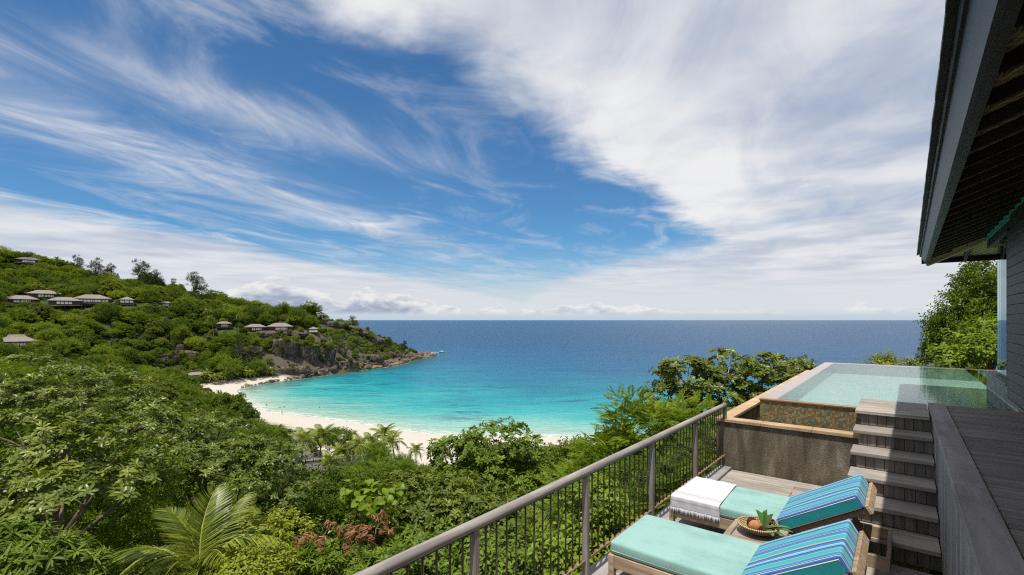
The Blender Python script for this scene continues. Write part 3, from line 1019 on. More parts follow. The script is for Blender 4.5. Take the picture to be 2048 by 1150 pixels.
# header beam with teal face over a dark soffit board
hbox('header_beam', M_RAFTER, 1.175, 1.32, -2.0, 12.05, 1.285, 1.42)
hbox('header_face', M_TEAL, 1.168, 1.30, -2.0, 12.06, 1.4205, 1.60)
# glass screen on the plinth
g_ = hbox('glass_pane', M_GLASS, 1.205, 1.215, 9.602, 11.13, PLT + 0.031, 1.284)
hbox('glass_channel', M_BALUSTER, 1.195, 1.225, 9.602, 11.13, PLT + 0.0305, PLT + 0.05)

# roof: hipped at the far end, pitch K
K = 0.40
TE, SE, ZE = 0.352, 12.95, 1.15          # lower inner corner of the eave
RT = 4.6                                # ridge line


def zu(t, s_):
    """underside of the ceiling matting"""
    return ZE + 0.10 + K * min(t - TE, SE - s_)


# matting: main slope and hip slope
def slab(name, poly, thick, mat, parent=house):
    m_ = MB()
    n_ = len(poly)
    V = [(t - hb[0], s_ - hb[1], z_ - hb[2]) for (t, s_, z_) in poly] + [(t - hb[0], s_ - hb[1], z_ + thick - hb[2]) for (t, s_, z_) in poly]
    Fs = [tuple(range(n_ - 1, -1, -1)), tuple(range(n_, 2 * n_))] + [(i, (i + 1) % n_, n_ + (i + 1) % n_, n_ + i) for i in range(n_)]
    m_.raw(V, Fs)
    return link(name, m_.mesh(name, mat), parent)


tr = RT - TE
e = -0.02
SPLAY = 0.0081                          # the eave line runs slightly out of square with the wall


def te(s_):
    return TE - (SE - s_) * SPLAY


slab('ceiling_matting', [(TE - e, -3.0, zu(TE - e, -3)), (TE - e, SE + e, ZE + 0.10 - K * e), (RT, SE - tr, ZE + 0.10 + K * tr), (RT, -3.0, ZE + 0.10 + K * tr)], 0.012, M_WEAVE)
slab('ceiling_matting', [(TE - e, SE + e, ZE + 0.10 - K * e), (2 * RT - TE, SE + e, ZE + 0.10 - K * e), (RT, SE - tr, ZE + 0.10 + K * tr)], 0.012, M_WEAVE)
q = 0.04
slab('roof_deck', [(TE - q, -3.0, ZE + 0.13 - K * q), (TE - q, SE + q, ZE + 0.13 - K * q), (RT, SE - tr, ZE + 0.13 + K * tr), (RT, -3.0, ZE + 0.13 + K * tr)], 0.05, M_GUTTER)
slab('roof_deck', [(TE - q, SE + q, ZE + 0.13 - K * q), (2 * RT - TE + q, SE + q, ZE + 0.13 - K * q), (RT, SE - tr, ZE + 0.13 + K * tr)], 0.05, M_GUTTER)
# rafters under the main slope, running up from the eave
s = SE - 0.42
i = 0
rl = math.hypot(1, K)
while s > -2.8:
    run = min(1.164 - TE, SE - s - 0.05)
    if run > 0.15:
        Lr = run * rl
        rm = plank_mesh(round(Lr, 2), 0.055, 0.075, M_RAFTER, 0.004)
        ct = TE + 0.0 + run / 2
        cz_ = ZE + 0.10 + K * (ct - TE) - 0.043
        hchild('rafter', rm, house, hb, (ct, s, cz_), (0, -math.atan(K), 0))
    s -= 0.463
t = TE + 0.6
while t < 4.0:
    run = t - TE
    rm = plank_mesh(round(run * rl, 2), 0.05, 0.10, M_RAFTER, 0.004)
    cs = SE - 0.02 - run / 2
    hchild('rafter', rm, house, hb, (t, cs, ZE + 0.10 + K * run / 2 - 0.055), (0, -math.atan(K), -math.pi / 2))
    t += 0.62
# hip rafter
hl = math.sqrt(2 + K * K)
Lh = 3.0
hm = plank_mesh(Lh * hl, 0.06, 0.15, M_TEAK, 0.004)
cmid = Lh / 2
hchild('hip_rafter', hm, house, hb, (TE + cmid + 0.03, SE - cmid - 0.03, ZE + 0.10 + K * cmid - 0.085), (0, -math.atan(K / math.sqrt(2)), -math.pi / 4))


def fascia(name, mat, prof, s0, s1):
    m_ = MB()
    n_ = len(prof)
    V = [(te(s0) + t - hb[0], s0 - hb[1], z_ - hb[2]) for t, z_ in prof] + [(te(s1) + t - hb[0], s1 - hb[1], z_ - hb[2]) for t, z_ in prof]
    m_.raw(V, [tuple(range(n_ - 1, -1, -1)), tuple(range(n_, 2 * n_))] + [(i, (i + 1) % n_, n_ + (i + 1) % n_, n_ + i) for i in range(n_)])
    return link(name, m_.mesh(name, mat), house)


# fascia leans outwards at the top; shadow recess, then the slate edge
fascia('fascia', M_FASCIA, [(0, ZE), (0.030, ZE + 0.006), (-0.032, ZE + 0.152), (-0.062, ZE + 0.146)], -3.0, SE)
fascia('eave_batten', M_GUTTER, [(-0.075, ZE + 0.135), (-0.030, ZE + 0.1535), (-0.020, ZE + 0.182), (-0.085, ZE + 0.168)], -3.0, SE + 0.02)
fascia('eave_board', M_GUTTER, [(0.031, ZE + 0.008), (0.075, ZE + 0.010), (0.075, ZE + 0.03), (0.026, ZE + 0.024)], -3.0, SE)
m = MB()
m.prism([(s_ - hb[1], z_ - hb[2]) for s_, z_ in ((SE + 0.002, ZE), (SE + 0.032, ZE - 0.004), (SE + 0.092, ZE + 0.14), (SE + 0.062, ZE + 0.146))], 0, TE - 0.05 - hb[0], 8.9 - hb[0])
link('end_fascia', m.mesh('end_fascia', M_GUTTER), house)
# slates: two courses above the eave, lapping along its length
sm = MB()
sl = 0.56
sm.raw([(-0.10, -sl / 2, -0.022), (0.26, -sl / 2, 0.122), (0.26, sl / 2, 0.110), (-0.10, sl / 2, -0.034),
        (-0.10, -sl / 2, 0.020), (0.26, -sl / 2, 0.158), (0.26, sl / 2, 0.146), (-0.10, sl / 2, 0.008)],
       [(0, 3, 2, 1), (4, 5, 6, 7), (0, 1, 5, 4), (1, 2, 6, 5), (2, 3, 7, 6), (3, 0, 4, 7)])
slate = sm.mesh('slate', M_SLATE)
for row in range(3):
    s = -2.8 + (0.26 if row % 2 else 0)
    while s < SE - 0.3 * row * 0.9 + 0.05:
        hchild('slate', slate, house, hb, (te(s) - 0.025 + row * 0.30, s, ZE + 0.196 + row * (0.30 * K + 0.004) + random.uniform(-0.004, 0.004)), (0, random.uniform(-0.01, 0.01), random.uniform(-0.006, 0.006)))
        s += 0.53

# upper deck: boards across, cap beam, skirting down to the lower deck
base = (0.8, 4.5, HU - 0.3)
up = structure(link('upper_deck', None, None, hw(*base), HROT))
up['label'] = 'upper deck of dark grey boards in the shade of the roof'
s = 8.485
while s > -1.5:
    wd = 0.098
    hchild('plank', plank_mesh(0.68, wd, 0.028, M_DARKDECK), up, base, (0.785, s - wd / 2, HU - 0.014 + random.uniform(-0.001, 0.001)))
    s -= wd + 0.006
for i in range(5):
    L = 2.05
    s1 = 8.50 - i * (L + 0.003)
    hchild('cap_beam', plank_mesh(0.172, L, 0.06, M_CAP), up, base, (0.349, s1 - L / 2, HU - 0.012))
s = 8.40
while s > -1.4:
    wd = 0.088
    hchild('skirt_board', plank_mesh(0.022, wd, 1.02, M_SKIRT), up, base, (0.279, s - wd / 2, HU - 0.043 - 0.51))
    s -= wd + 0.005
m = MB()
m.box(0.30 - base[0], 1.12 - base[0], -1.4 - base[1], 8.44 - base[1], HU - 0.26 - base[2], HU - 0.043 - base[2])
link('joists', m.mesh('joists', M_GUTTER), up)

# stairs from the lower to the upper deck
base = (-0.1, 6.5, HL)
st = hthing('staircase', 'weathered grey timber steps with plank risers up to the pool deck', 'stairs', base)
TRD = [(7.36, 8.50)] + [(7.36 - 0.354 * i, 7.36 - 0.354 * (i - 1) + 0.035) for i in range(1, 6)]
for i, (s0, s1) in enumerate(TRD):
    zt = HU - RISE * i
    if i == 0:
        nb_ = 4
        wd = (s1 - s0) / nb_
        for k_ in range(nb_):
            hchild('tread_board', plank_mesh(0.705, wd - 0.003, 0.04, M_DECK), st, base, (-0.107, s0 + wd * (k_ + 0.5), zt - 0.02))
    else:
        hchild('tread', plank_mesh(0.72, s1 - s0, 0.04, M_DECK), st, base, (-0.10, (s0 + s1) / 2, zt - 0.02))
    zb = zt - RISE - 0.0
    k_ = 0
    tt = -0.405
    while tt < 0.24:
        wd = 0.082
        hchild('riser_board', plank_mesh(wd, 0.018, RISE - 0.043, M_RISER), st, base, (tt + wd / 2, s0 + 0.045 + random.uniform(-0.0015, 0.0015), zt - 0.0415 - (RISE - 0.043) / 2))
        tt += wd + 0.003
m = MB()
for i, (s0, s1) in enumerate(TRD):
    zt = HU - RISE * i
    m.box(-0.40 - base[0], 0.25 - base[0], s0 + 0.058 - base[1], s1 - 0.01 - base[1] if i else 7.58 - base[1], HL + 0.001 - base[2], zt - 0.042 - base[2])
link('carcass', m.mesh('carcass', M_RISER), st)

# ------------------------------------------------------------------ railing
base = (-2.06, 4.5, HL)
rail = hthing('deck_railing', 'timber handrail on posts with thin iron balusters along the lower deck', 'railing', base)
RZ = HL + 0.97
m = MB()
NS = 24
for k_ in range(1):
    pts = [(0, 0.2 + (7.60 - 0.2) * i / NS - base[1], RZ - 0.036 - base[2]) for i in range(NS + 1)]
    m.tube(pts, 0.033, 16)
link('handrail', m.mesh('handrail', M_RAIL, True), rail)
hchild('end_post', plank_mesh(0.05, 0.05, RZ - 0.05 - (WZ + 0.047), M_POST, 0.008), rail, base, (-2.06, 7.60, (RZ - 0.05 + WZ + 0.047) / 2))
POSTS = [0.82, 2.18, 3.53, 4.89, 6.27]
for s in POSTS:
    hchild('post', plank_mesh(0.05, 0.052, RZ - 0.05 - HL + 0.0, M_POST, 0.008), rail, base, (-2.06, s, (RZ - 0.05 + HL + 0.03) / 2 + 0.015))
m = MB()
m.box(-0.009, 0.009, -0.012, 0.012, 0, 0.72)
m = MB()
m.tube([(0, 0, 0), (0, 0, 0.70)], 0.0075, 6)
balm = m.mesh('baluster', M_BALUSTER, True)
allp = POSTS + [7.60]
for a, b in zip(allp[:-1], allp[1:]):
    nb_ = 12
    for i in range(1, nb_ + 1):
        hchild('baluster', balm, rail, base, (-2.06, a + (b - a) * i / (nb_ + 1), HL + 0.205))
    hchild('bottom_rail', plank_mesh(0.03, b - a - 0.054, 0.014, M_RUST, 0.002), rail, base, (-2.06, (a + b) / 2, HL + 0.198))
    hchild('top_bar', plank_mesh(0.022, b - a - 0.054, 0.012, M_BALUSTER, 0.002), rail, base, (-2.06, (a + b) / 2, HL + 0.898))


# ------------------------------------------------------------------ loungers
def rounded_cushion(lx, ly, lz, mat, r=0.035, crown=0.012, seg=10):
    """soft box, origin at its centre bottom, long axis x"""
    bm = bmesh.new()
    bmesh.ops.create_cube(bm, size=1.0)
    for v_ in bm.verts:
        v_.co = Vector((v_.co.x * lx, v_.co.y * ly, (v_.co.z + 0.5) * lz))
    bmesh.ops.bevel(bm, geom=list(bm.edges), offset=r, segments=4, profile=0.6, affect='EDGES')
    bmesh.ops.subdivide_edges(bm, edges=[e_ for e_ in bm.edges if e_.calc_length() > 0.2], cuts=seg, use_grid_fill=True)
    for v_ in bm.verts:
        x, y, z_ = v_.co
        f_ = max(0, 1 - (2 * x / lx) ** 4) * max(0, 1 - (2 * y / ly) ** 4)
        if z_ > lz * 0.6:
            v_.co.z += crown * f_ + 0.0035 * math.sin(x * 9 + 1) * math.cos(y * 11) * f_
        fx = max(0, 1 - (2 * x / lx) ** 4)
        if abs(y) > ly * 0.45:
            v_.co.y += math.copysign(0.006 * fx * math.sin(math.pi * min(1, max(0, z_ / lz))), y)
    for f_ in bm.faces:
        f_.smooth = True
    me = bpy.data.meshes.new('cushion')
    bm.to_mesh(me)
    bm.free()
    me.materials.append(mat)
    return me


LW, LL = 0.73, 1.80
SEATM = rounded_cushion(1.02, LW - 0.01, 0.105, M_MINT, 0.026, 0.008)
BACKM = rounded_cushion(0.70, LW - 0.01, 0.115, M_STRIPE, 0.020, 0.007)


def lounger(label, s0):
    base = (-1.87, s0, HL)
    L_ = hthing('sun_lounger', label, 'sun lounger', base, 'sun loungers on the lower deck')
    # local: x from foot to head, y across, z up from the deck
    ft = 0.285
    m_ = MB()
    m_.box(0.045, LL - 0.005, 0.0, 0.03, ft - 0.105, ft, b=0.004)
    link('side_rail', m_.mesh('side_rail', M_TEAK), L_)
    m_ = MB()
    m_.box(0.045, LL - 0.005, LW - 0.03, LW, ft - 0.105, ft, b=0.004)
    link('side_rail', m_.mesh('side_rail', M_TEAK), L_)
    for x in (0.0, LL - 0.035):
        m_ = MB()
        m_.box(x + 0.002, x + 0.033, 0.0505, LW - 0.0505, ft - 0.10, ft - 0.004, b=0.004)
        link('end_rail', m_.mesh('end_rail', M_TEAK), L_)
    lg = MB()
    lg.box(-0.024, 0.024, -0.024, 0.024, 0.0, ft + 0.004, b=0.004)
    lgm = lg.mesh('leg', M_TEAK)
    for x in (0.022, LL - 0.30):
        for y in (0.026, LW - 0.026):
            link('leg', lgm, L_, (x, y - (0.012 if y < 0.3 else -0.012), 0))
    slm = plank_mesh(LW - 0.064, 0.06, 0.016, M_TEAK, 0.003)
    x = 0.10
    while x < 1.0:
        link('slat', slm, L_, (x, LW / 2, ft - 0.012), (0, 0, math.pi / 2))
        x += 0.085
    sc_ = link('seat_cushion', SEATM, L_, (0.515, LW / 2, ft + 0.003))
    pp = MB()
    hx_, hy_ = 0.511, LW / 2 - 0.0035
    rr_ = 0.03
    ring = []
    for (cx_, cy_, a0) in ((hx_ - rr_, hy_ - rr_, 0), (-hx_ + rr_, hy_ - rr_, 90), (-hx_ + rr_, -hy_ + rr_, 180), (hx_ - rr_, -hy_ + rr_, 270)):
        ring += [(cx_ + rr_ * math.cos(math.radians(a0 + q_)), cy_ + rr_ * math.sin(math.radians(a0 + q_)), 0.030) for q_ in (0, 30, 60, 90)]
    pp.tube(ring + [ring[0]], 0.0045, 6, cap=False)
    link('seam', pp.mesh('seam', M_MINT, True), sc_)
    # backrest turned up about its hinge
    a_ = math.radians(31)
    hx, hz = 1.03, ft + 0.002
    fr = MB()
    for y in (0.035, LW - 0.065):
        fr.box(0.0, 0.70, y, y + 0.03, -0.045, 0.0, b=0.004)
    for x in (0.08, 0.24, 0.40, 0.56):
        fr.box(x, x + 0.06, 0.066, LW - 0.066, -0.020, -0.004)
    link('backrest_frame', fr.mesh('backrest_frame', M_TEAK), L_, (hx, 0, hz), (0, -a_, 0))
    hd = MB()
    hd.box(0.706, 0.736, 0.004, LW - 0.004, -0.055, 0.022, b=0.005)
    link('head_board', hd.mesh('head_board', M_TEAK), L_, (hx, 0, hz), (0, -a_, 0))
    off = Vector((0.353 * math.cos(a_) - 0.004 * math.sin(a_), 0, 0.353 * math.sin(a_) + 0.004 * math.cos(a_)))
    bc = link('back_cushion', BACKM, L_, (hx + off.x, LW / 2, hz + off.z), (0, -a_, 0))
    for y in (-1, 1):
        pm_ = MB()
        yy = y * (LW / 2 + 0.0018)
        pm_.box(-0.33, 0.33, yy - 0.004, yy + 0.004, 0.014, 0.096, b=0.003)
        sp = link('side_panel', pm_.mesh('side_panel', M_TEALCANVAS), bc)
        pp = MB()
        yy = y * (LW / 2 + 0.005)
        ring = [(-0.333, yy, 0.011), (0.333, yy, 0.011), (0.333, yy, 0.099), (-0.333, yy, 0.099), (-0.333, yy, 0.011)]
        pp.tube(ring, 0.0032, 6)
        link('piping', pp.mesh('piping', M_PIPING, True), bc)
    # prop strut below the backrest
    for y in (0.10, LW - 0.13):
        m_ = MB()
        m_.prism([(1.42, 0.455), (1.46, 0.48), (1.62, 0.235), (1.58, 0.235)], 1, y, y + 0.03)
        link('prop_strut', m_.mesh('prop_strut', M_TEAK), L_)
    return L_


lounger('teak sun lounger with mint and striped cushions and a towel across its foot', 4.905)
lounger('teak sun lounger with mint and striped cushions, nearer one without a towel', 3.575)

# towel over the foot of the far lounger
def drape_point(a, b, base):
    """a along the lounger (0..1), b across: 0 far edge of the cushion .. 1 end of the hanging part"""
    top = HL + 0.285 + 0.108 + 0.024
    tot = 0.73 + 0.13
    d = b * tot
    skew = 0.07 * b
    t_ = -1.83 + skew * -0.3 + a * (0.43 + 0.05 * b)
    r_ = 0.03
    if d < 0.72:
        return (t_, 5.628 - d, top - 0.006 * (abs(d - 0.36) / 0.36) ** 4 + 0.0025 * math.sin(t_ * 40 + d * 8))
    dd = d - 0.72
    ang = min(dd / r_, math.pi / 2)
    s_ = 5.628 - 0.72 - r_ * math.sin(ang)
    z_ = top - 0.006 - r_ * (1 - math.cos(ang)) - max(0, dd - r_ * math.pi / 2)
    s_ -= 0.005 * math.sin(a * 23) * min(1, dd / 0.1) + 0.004
    return (t_, s_, z_)


base = (-1.62, 5.25, HL + 0.42)
tw = hthing('towel', 'white fringed towel with thin grey stripes across the far lounger', 'towel', base)
na, nb_ = 40, 64
V, Fq, Fm = [], [], []
for i in range(nb_ + 1):
    for j in range(na + 1):
        p = drape_point(j / na, i / nb_, base)
        V.append((p[0] - base[0], p[1] - base[1], p[2] - base[2]))
for i in range(nb_):
    for j in range(na):
        q0 = i * (na + 1) + j
        Fq.append((q0, q0 + 1, q0 + na + 2, q0 + na + 1))
        Fm.append(1 if i in (45, 47, 48, 50, 56, 58) else 0)
me = mesh_from('cloth', V, Fq, [M_TOWEL, M_TOWELSTRIPE], Fm, True)
cl = link('cloth', me, tw)
sol = cl.modifiers.new('thickness', 'SOLIDIFY'); sol.thickness = 0.005; sol.offset = 1
m = MB()
for j in range(62):
    a_ = (j + 0.5) / 62
    p = Vector(drape_point(a_, 1.0, base)) - Vector(base)
    L = random.uniform(0.035, 0.06)
    dx_, dy_ = random.uniform(-0.012, 0.012), random.uniform(-0.010, 0.004)
    m.tube([p + Vector((0, 0, 0.004)), p + Vector((dx_ * 0.4, dy_ * 0.5, -L * 0.5)), p + Vector((dx_, dy_, -L))], [0.0035, 0.003, 0.0022], 5)
link('fringe', m.mesh('fringe', M_TOWEL, True), tw)

# small table between the loungers
base = (-1.0, 4.63, HL)
tb = hthing('side_table', 'small square weathered teak table between the two loungers', 'table', base)
TH = 0.335
for y in (-0.19, 0.19):
    link('top_rail', plank_mesh(0.44, 0.055, 0.035, M_TABLE, 0.005), tb, (0, y, TH - 0.0175))
for x in (-0.195, 0.195):
    link('top_rail', plank_mesh(0.322, 0.05, 0.0345, M_TABLE, 0.005), tb, (x, 0, TH - 0.0176), (0, 0, math.pi / 2))
for i in range(5):
    link('top_slat', plank_mesh(0.336, 0.058, 0.02, M_TABLE, 0.003), tb, (0, -0.124 + i * 0.062, TH - 0.022))
lg = MB(); lg.box(-0.024, 0.024, -0.024, 0.024, 0, TH - 0.036, b=0.004)
lgm = lg.mesh('leg', M_TABLE)
for x in (-0.19, 0.19):
    for y in (-0.185, 0.185):
        link('leg', lgm, tb, (x, y, 0))
for y in (-0.19, 0.19):
    link('apron', plank_mesh(0.33, 0.02, 0.06, M_TABLE, 0.003), tb, (0, y, TH - 0.068))
for x in (-0.19, 0.19):
    link('apron', plank_mesh(0.32, 0.02, 0.06, M_TABLE, 0.003), tb, (x, 0, TH - 0.068), (0, 0, math.pi / 2))

# basket: coils spiralling up
M_BASKET, n = material('coiled_straw')
co = n.coord('Object')
cx, cy, cz = n.xyz(co)
ang_ = n.math('ARCTAN2', cy, cx)
w_ = n.math('SINE', n.mul(ang_, 64.0))
c = n.mixc(n.sstep(-0.2, 0.4, w_), (0.22, 0.14, 0.06), (0.58, 0.45, 0.25))
n.out(n.bsdf(c, 0.75, 0.25, n.bump(w_, 0.5, 0.002)))
M_COILDARK = plain('coil_shadow', (0.10, 0.06, 0.03), 0.8, 0.2)  # dark brown painted in for the shade in the gaps between coils
base = (-0.985, 4.66, HL + TH)
bk = hthing('fruit_basket', 'shallow coiled straw basket of coconuts on the small table', 'basket', base)
prof = [(0.075, 0.006)] + [(0.075 + 0.0098 * i, 0.008 + 0.00055 * i * i + 0.0022 * i) for i in range(1, 10)]
for i, (r_, z_) in enumerate(prof):
    m_ = MB()
    ringp = [(r_ * math.cos(2 * math.pi * q_ / 40), r_ * math.sin(2 * math.pi * q_ / 40), z_) for q_ in range(41)]
    m_.tube(ringp, 0.0062 if i < 9 else 0.0078, 7, cap=False)
    link('coil' if i < 9 else 'rim', m_.mesh('coil', M_BASKET, True), bk)
m_ = MB()
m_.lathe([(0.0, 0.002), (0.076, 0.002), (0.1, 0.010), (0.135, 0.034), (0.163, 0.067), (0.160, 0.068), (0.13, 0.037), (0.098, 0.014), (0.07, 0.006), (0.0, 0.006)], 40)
link('shade_lining', m_.mesh('shade_lining', M_COILDARK, True), bk)


def fruit_mesh(name, r, mat, elong=1.12, seed=0):
    bm = bmesh.new()
    bmesh.ops.create_icosphere(bm, subdivisions=3, radius=r)
    for v_ in bm.verts:
        nn = float(hnoise(np.array([v_.co.x, v_.co.y, v_.co.z]) * 3 / r * 0.4, seed, 3))
        k_ = 1 + 0.025 * nn
        v_.co = Vector((v_.co.x * k_, v_.co.y * k_, v_.co.z * elong * k_))
        if v_.co.z > r * 0.9:
            v_.co.z -= (v_.co.z - r * 0.9) * 0.4
    for f_ in bm.faces:
        f_.smooth = True
    me = bpy.data.meshes.new(name)
    bm.to_mesh(me); bm.free()
    me.materials.append(mat)
    return me


M_COCO = plain('coconut_husk', (0.045, 0.024, 0.015), 0.9, 0.15, 0.6, 45, 0.9)
M_ORANGECOCO = plain('king_coconut', (0.42, 0.17, 0.055), 0.6, 0.35, 0.3, 20, 0.4)
tag(link('coconut', fruit_mesh('coconut', 0.042, M_COCO, 1.05, 1), None, hw(-1.045, 4.70, HL + TH + 0.060), (0.4, 0.3, 0)), 'dark brown husked coconut lying in the straw basket', 'coconut')
tag(link('coconut', fruit_mesh('coconut', 0.05, M_ORANGECOCO, 1.1, 2), None, hw(-1.005, 4.62, HL + TH + 0.062), (0.9, 0.2, 0.5)), 'smooth orange coconut at the front of the straw basket', 'coconut')
tag(link('coconut', fruit_mesh('coconut', 0.036, M_COCO, 1.0, 3), None, hw(-0.935, 4.60, HL + TH + 0.052), (0.2, 0.8, 0)), 'cut half coconut shell under the leaves in the basket', 'coconut')
M_BASKETLEAF, n = material('basket_leaf')
n.out(n.bsdf(n.mixc(n.noise(n.coord('Object'), 30, 3), (0.03, 0.085, 0.015), (0.10, 0.20, 0.04)), 0.4, 0.5))
base = (-0.93, 4.645, HL + TH + 0.05)
lf = hthing('leaf_sprig', 'green banana leaf pieces sticking out of the straw basket', 'leaves', base)


def leaf_blade(L, Wd, d, up_, droop, notch=False, n_=9):
    d = Vector(d).normalized(); up_ = Vector(up_).normalized()
    side = d.cross(up_).normalized()
    nrm = side.cross(d).normalized()
    V, Fs = [], []
    for i in range(n_ + 1):
        f_ = i / n_
        w = Wd * (math.sin(math.pi * min(0.97, f_ * 0.88 + 0.10)) ** 0.7)
        if notch:
            w = Wd * (0.25 + 0.75 * f_) * (1.0 + 0.10 * (i % 2))
        c_ = d * (L * f_) - Vector((0, 0, 1)) * (droop * f_ * f_) 
        for k_, o_ in ((-1, 0.25), (-0.5, 0.08), (0, 0), (0.5, 0.08), (1, 0.25)):
            V.append(tuple(c_ + side * (w * k_) + nrm * (w * o_) + (d * (0.03 * abs(math.sin(k_ * 5))) if notch and i == n_ else Vector((0, 0, 0)))))
    for i in range(n_):
        for k_ in range(4):
            a_ = i * 5 + k_
            Fs.append((a_, a_ + 1, a_ + 6, a_ + 5))
    m_ = MB(); m_.raw(V, Fs)
    return m_.mesh('leaf', M_BASKETLEAF, True, False)


for (L, Wd, d, u_, dr, nt) in ((0.13, 0.042, (-0.25, 0.35, 0.9), (0.3, -1, 0.3), 0.0, True), (0.12, 0.036, (0.15, 0.2, 0.95), (0.1, -1, 0.2), 0.0, True),
                               (0.24, 0.028, (1, -0.15, 0.42), (0, 0, 1), 0.05, False), (0.22, 0.026, (1, 0.12, 0.60), (0, 0, 1), 0.06, False), (0.20, 0.024, (0.9, -0.45, 0.30), (0, 0, 1), 0.05, False), (0.17, 0.03, (0.55, -0.8, 0.35), (0, 0, 1), 0.05, False)):
    link('leaf', leaf_blade(L, Wd, d, u_, dr, nt), lf)
M_REDFLOWER = plain('red_flower', (0.20, 0.012, 0.022), 0.5, 0.4, 0.4, 60)
M_WHITEFLOWER = plain('cream_flower', (0.70, 0.60, 0.45), 0.6, 0.3, 0.2, 60)
for nm, lab, mat, c0, nn in (('red_flower', 'dark red flower cluster among the basket leaves', M_REDFLOWER, (-0.885, 4.70, HL + TH + 0.095), 26), ('cream_flower', 'cream flower cluster beside the red one in the basket', M_WHITEFLOWER, (-0.925, 4.705, HL + TH + 0.085), 20)):
    m_ = MB()
    for q_ in range(nn):
        a1, a2 = random.uniform(0, 6.28), random.uniform(-0.5, 1.5)
        r_ = 0.022
        p = Vector((r_ * math.cos(a1) * math.cos(a2), r_ * math.sin(a1) * math.cos(a2), r_ * 1.4 * math.sin(a2)))
        m_.lathe([(0.0, -0.007), (0.006, -0.004), (0.008, 0.002), (0.004, 0.008), (0.0, 0.009)], 6, c=tuple(p))
    tag(link(nm, m_.mesh(nm, mat, True), None, hw(*c0), HROT), lab, 'flower')

# ------------------------------------------------------------------ foliage builders
def tri_leaf(L, Wd, fold=0.18, bend=0.15, wide=0.55, seg=3):
    """one leaf along +x, folded along its midrib, triangles only"""
    if seg == 1:
        V = np.array([(0, 0, 0), (wide * L, -Wd / 2, fold * Wd), (L, 0, -bend * L), (wide * L, Wd / 2, fold * Wd)])
        return V, np.array([(0, 1, 2), (0, 2, 3)])
    xs_ = [0.0, wide * 0.5, wide, wide + (1 - wide) * 0.6]
    ws_ = [0.0, 0.62, 1.0, 0.72]
    V = [(0, 0, 0)]
    for x, w in zip(xs_[1:], ws_[1:]):
        zc = -bend * L * x * x
        V += [(x * L, -w * Wd / 2, zc + fold * w * Wd), (x * L, 0, zc), (x * L, w * Wd / 2, zc + fold * w * Wd)]
    V.append((L, 0, -bend * L))
    T = [(0, 1, 2), (0, 2, 3)]
    for r_ in range(2):
        a = 1 + r_ * 3
        for k_ in range(2):
            T += [(a + k_, a + 3 + k_, a + 4 + k_), (a + k_, a + 4 + k_, a + 1 + k_)]
    T += [(7, 10, 8), (8, 10, 9)]
    return np.array(V, dtype=float), np.array(T)


def rotm(ax, an):
    return np.array(Matrix.Rotation(an, 3, ax))


def join_t(parts):
    Vs, Ts, Ws, o = [], [], [], 0
    for i, (V, T) in enumerate(parts):
        Vs.append(V); Ts.append(T + o); Ws.append(np.full(len(T), i)); o += len(V)
    return np.vstack(Vs), np.vstack(Ts), np.concatenate(Ws)


def spray_rosette(L=0.2, Wd=0.085, n_=8, elev=25, seg=3, rng=RNG):
    """whorl of broad leaves round a shoot that points along +z"""
    out = []
    for i in range(n_):
        V, T = tri_leaf(L * rng.uniform(0.8, 1.1), Wd, 0.16, 0.22, 0.62, seg)
        R = rotm('Z', 2 * math.pi * (i + rng.uniform(-0.25, 0.25)) / n_) @ rotm('Y', -math.radians(elev + rng.uniform(-22, 25)))
        out.append((V @ R.T + np.array([0, 0, rng.uniform(-0.15, 0.15) * L]), T))
    return join_t(out)


def spray_twig(L=0.13, Wd=0.06, n_=9, length=0.32, seg=1, droop=0.2, rng=RNG):
    """twig of alternate leaves growing along +z"""
    out = []
    for i in range(n_):
        f_ = i / (n_ - 1)
        V, T = tri_leaf(L * rng.uniform(0.75, 1.15), Wd, 0.15, 0.2 + droop, 0.5, seg)
        R = rotm('Z', i * 2.4 + rng.uniform(-0.4, 0.4)) @ rotm('Y', -math.radians(rng.uniform(0, 45) + 25 * f_ - 60 * droop))
        out.append((V @ R.T + np.array([0.03 * math.sin(f_ * 3), 0, f_ * length]), T))
    return join_t(out)


def spray_feather(length=0.5, n_=8, L=0.24, rng=RNG):
    """bipinnate frond: rows of narrow leaflets on side stalks, along +x, drooping"""
    out = []
    for i in range(n_):
        f_ = (i + 0.5) / n_
        for sd in (-1, 1):
            ll = L * (0.6 + 0.6 * math.sin(math.pi * f_)) * rng.uniform(0.85, 1.1)
            V, T = tri_leaf(ll, ll * 0.30, 0.05, 0.25, 0.5, 1)
            R = rotm('Z', sd * math.radians(78 - 30 * f_)) @ rotm('X', rng.uniform(-0.3, 0.3))
            out.append((V @ R.T + np.array([f_ * length, 0, -0.22 * length * f_ * f_]), T))
    return join_t(out)


def spray_lance(L=0.2, Wd=0.042, n_=9, elev=-35, seg=3, rng=RNG):
    """hanging tuft of long narrow leaves"""
    out = []
    for i in range(n_):
        V, T = tri_leaf(L * rng.uniform(0.75, 1.15), Wd, 0.2, 0.35, 0.45, seg)
        R = rotm('Z', 2 * math.pi * i / n_ + rng.uniform(-0.4, 0.4)) @ rotm('Y', -math.radians(elev + rng.uniform(-25, 25)))
        out.append((V @ R.T, T))
    return join_t(out)


def spray_needles(length=0.9, n_=7, L=0.5, rng=RNG):
    out = []
    for i in range(n_):
        V, T = tri_leaf(L * rng.uniform(0.7, 1.2), 0.10, 0.0, 0.4, 0.4, 1)
        R = rotm('Z', rng.uniform(0, 6.28)) @ rotm('Y', -math.radians(rng.uniform(20, 75)))
        out.append((V @ R.T + np.array([0, 0, length * i / n_]), T))
    return join_t(out)


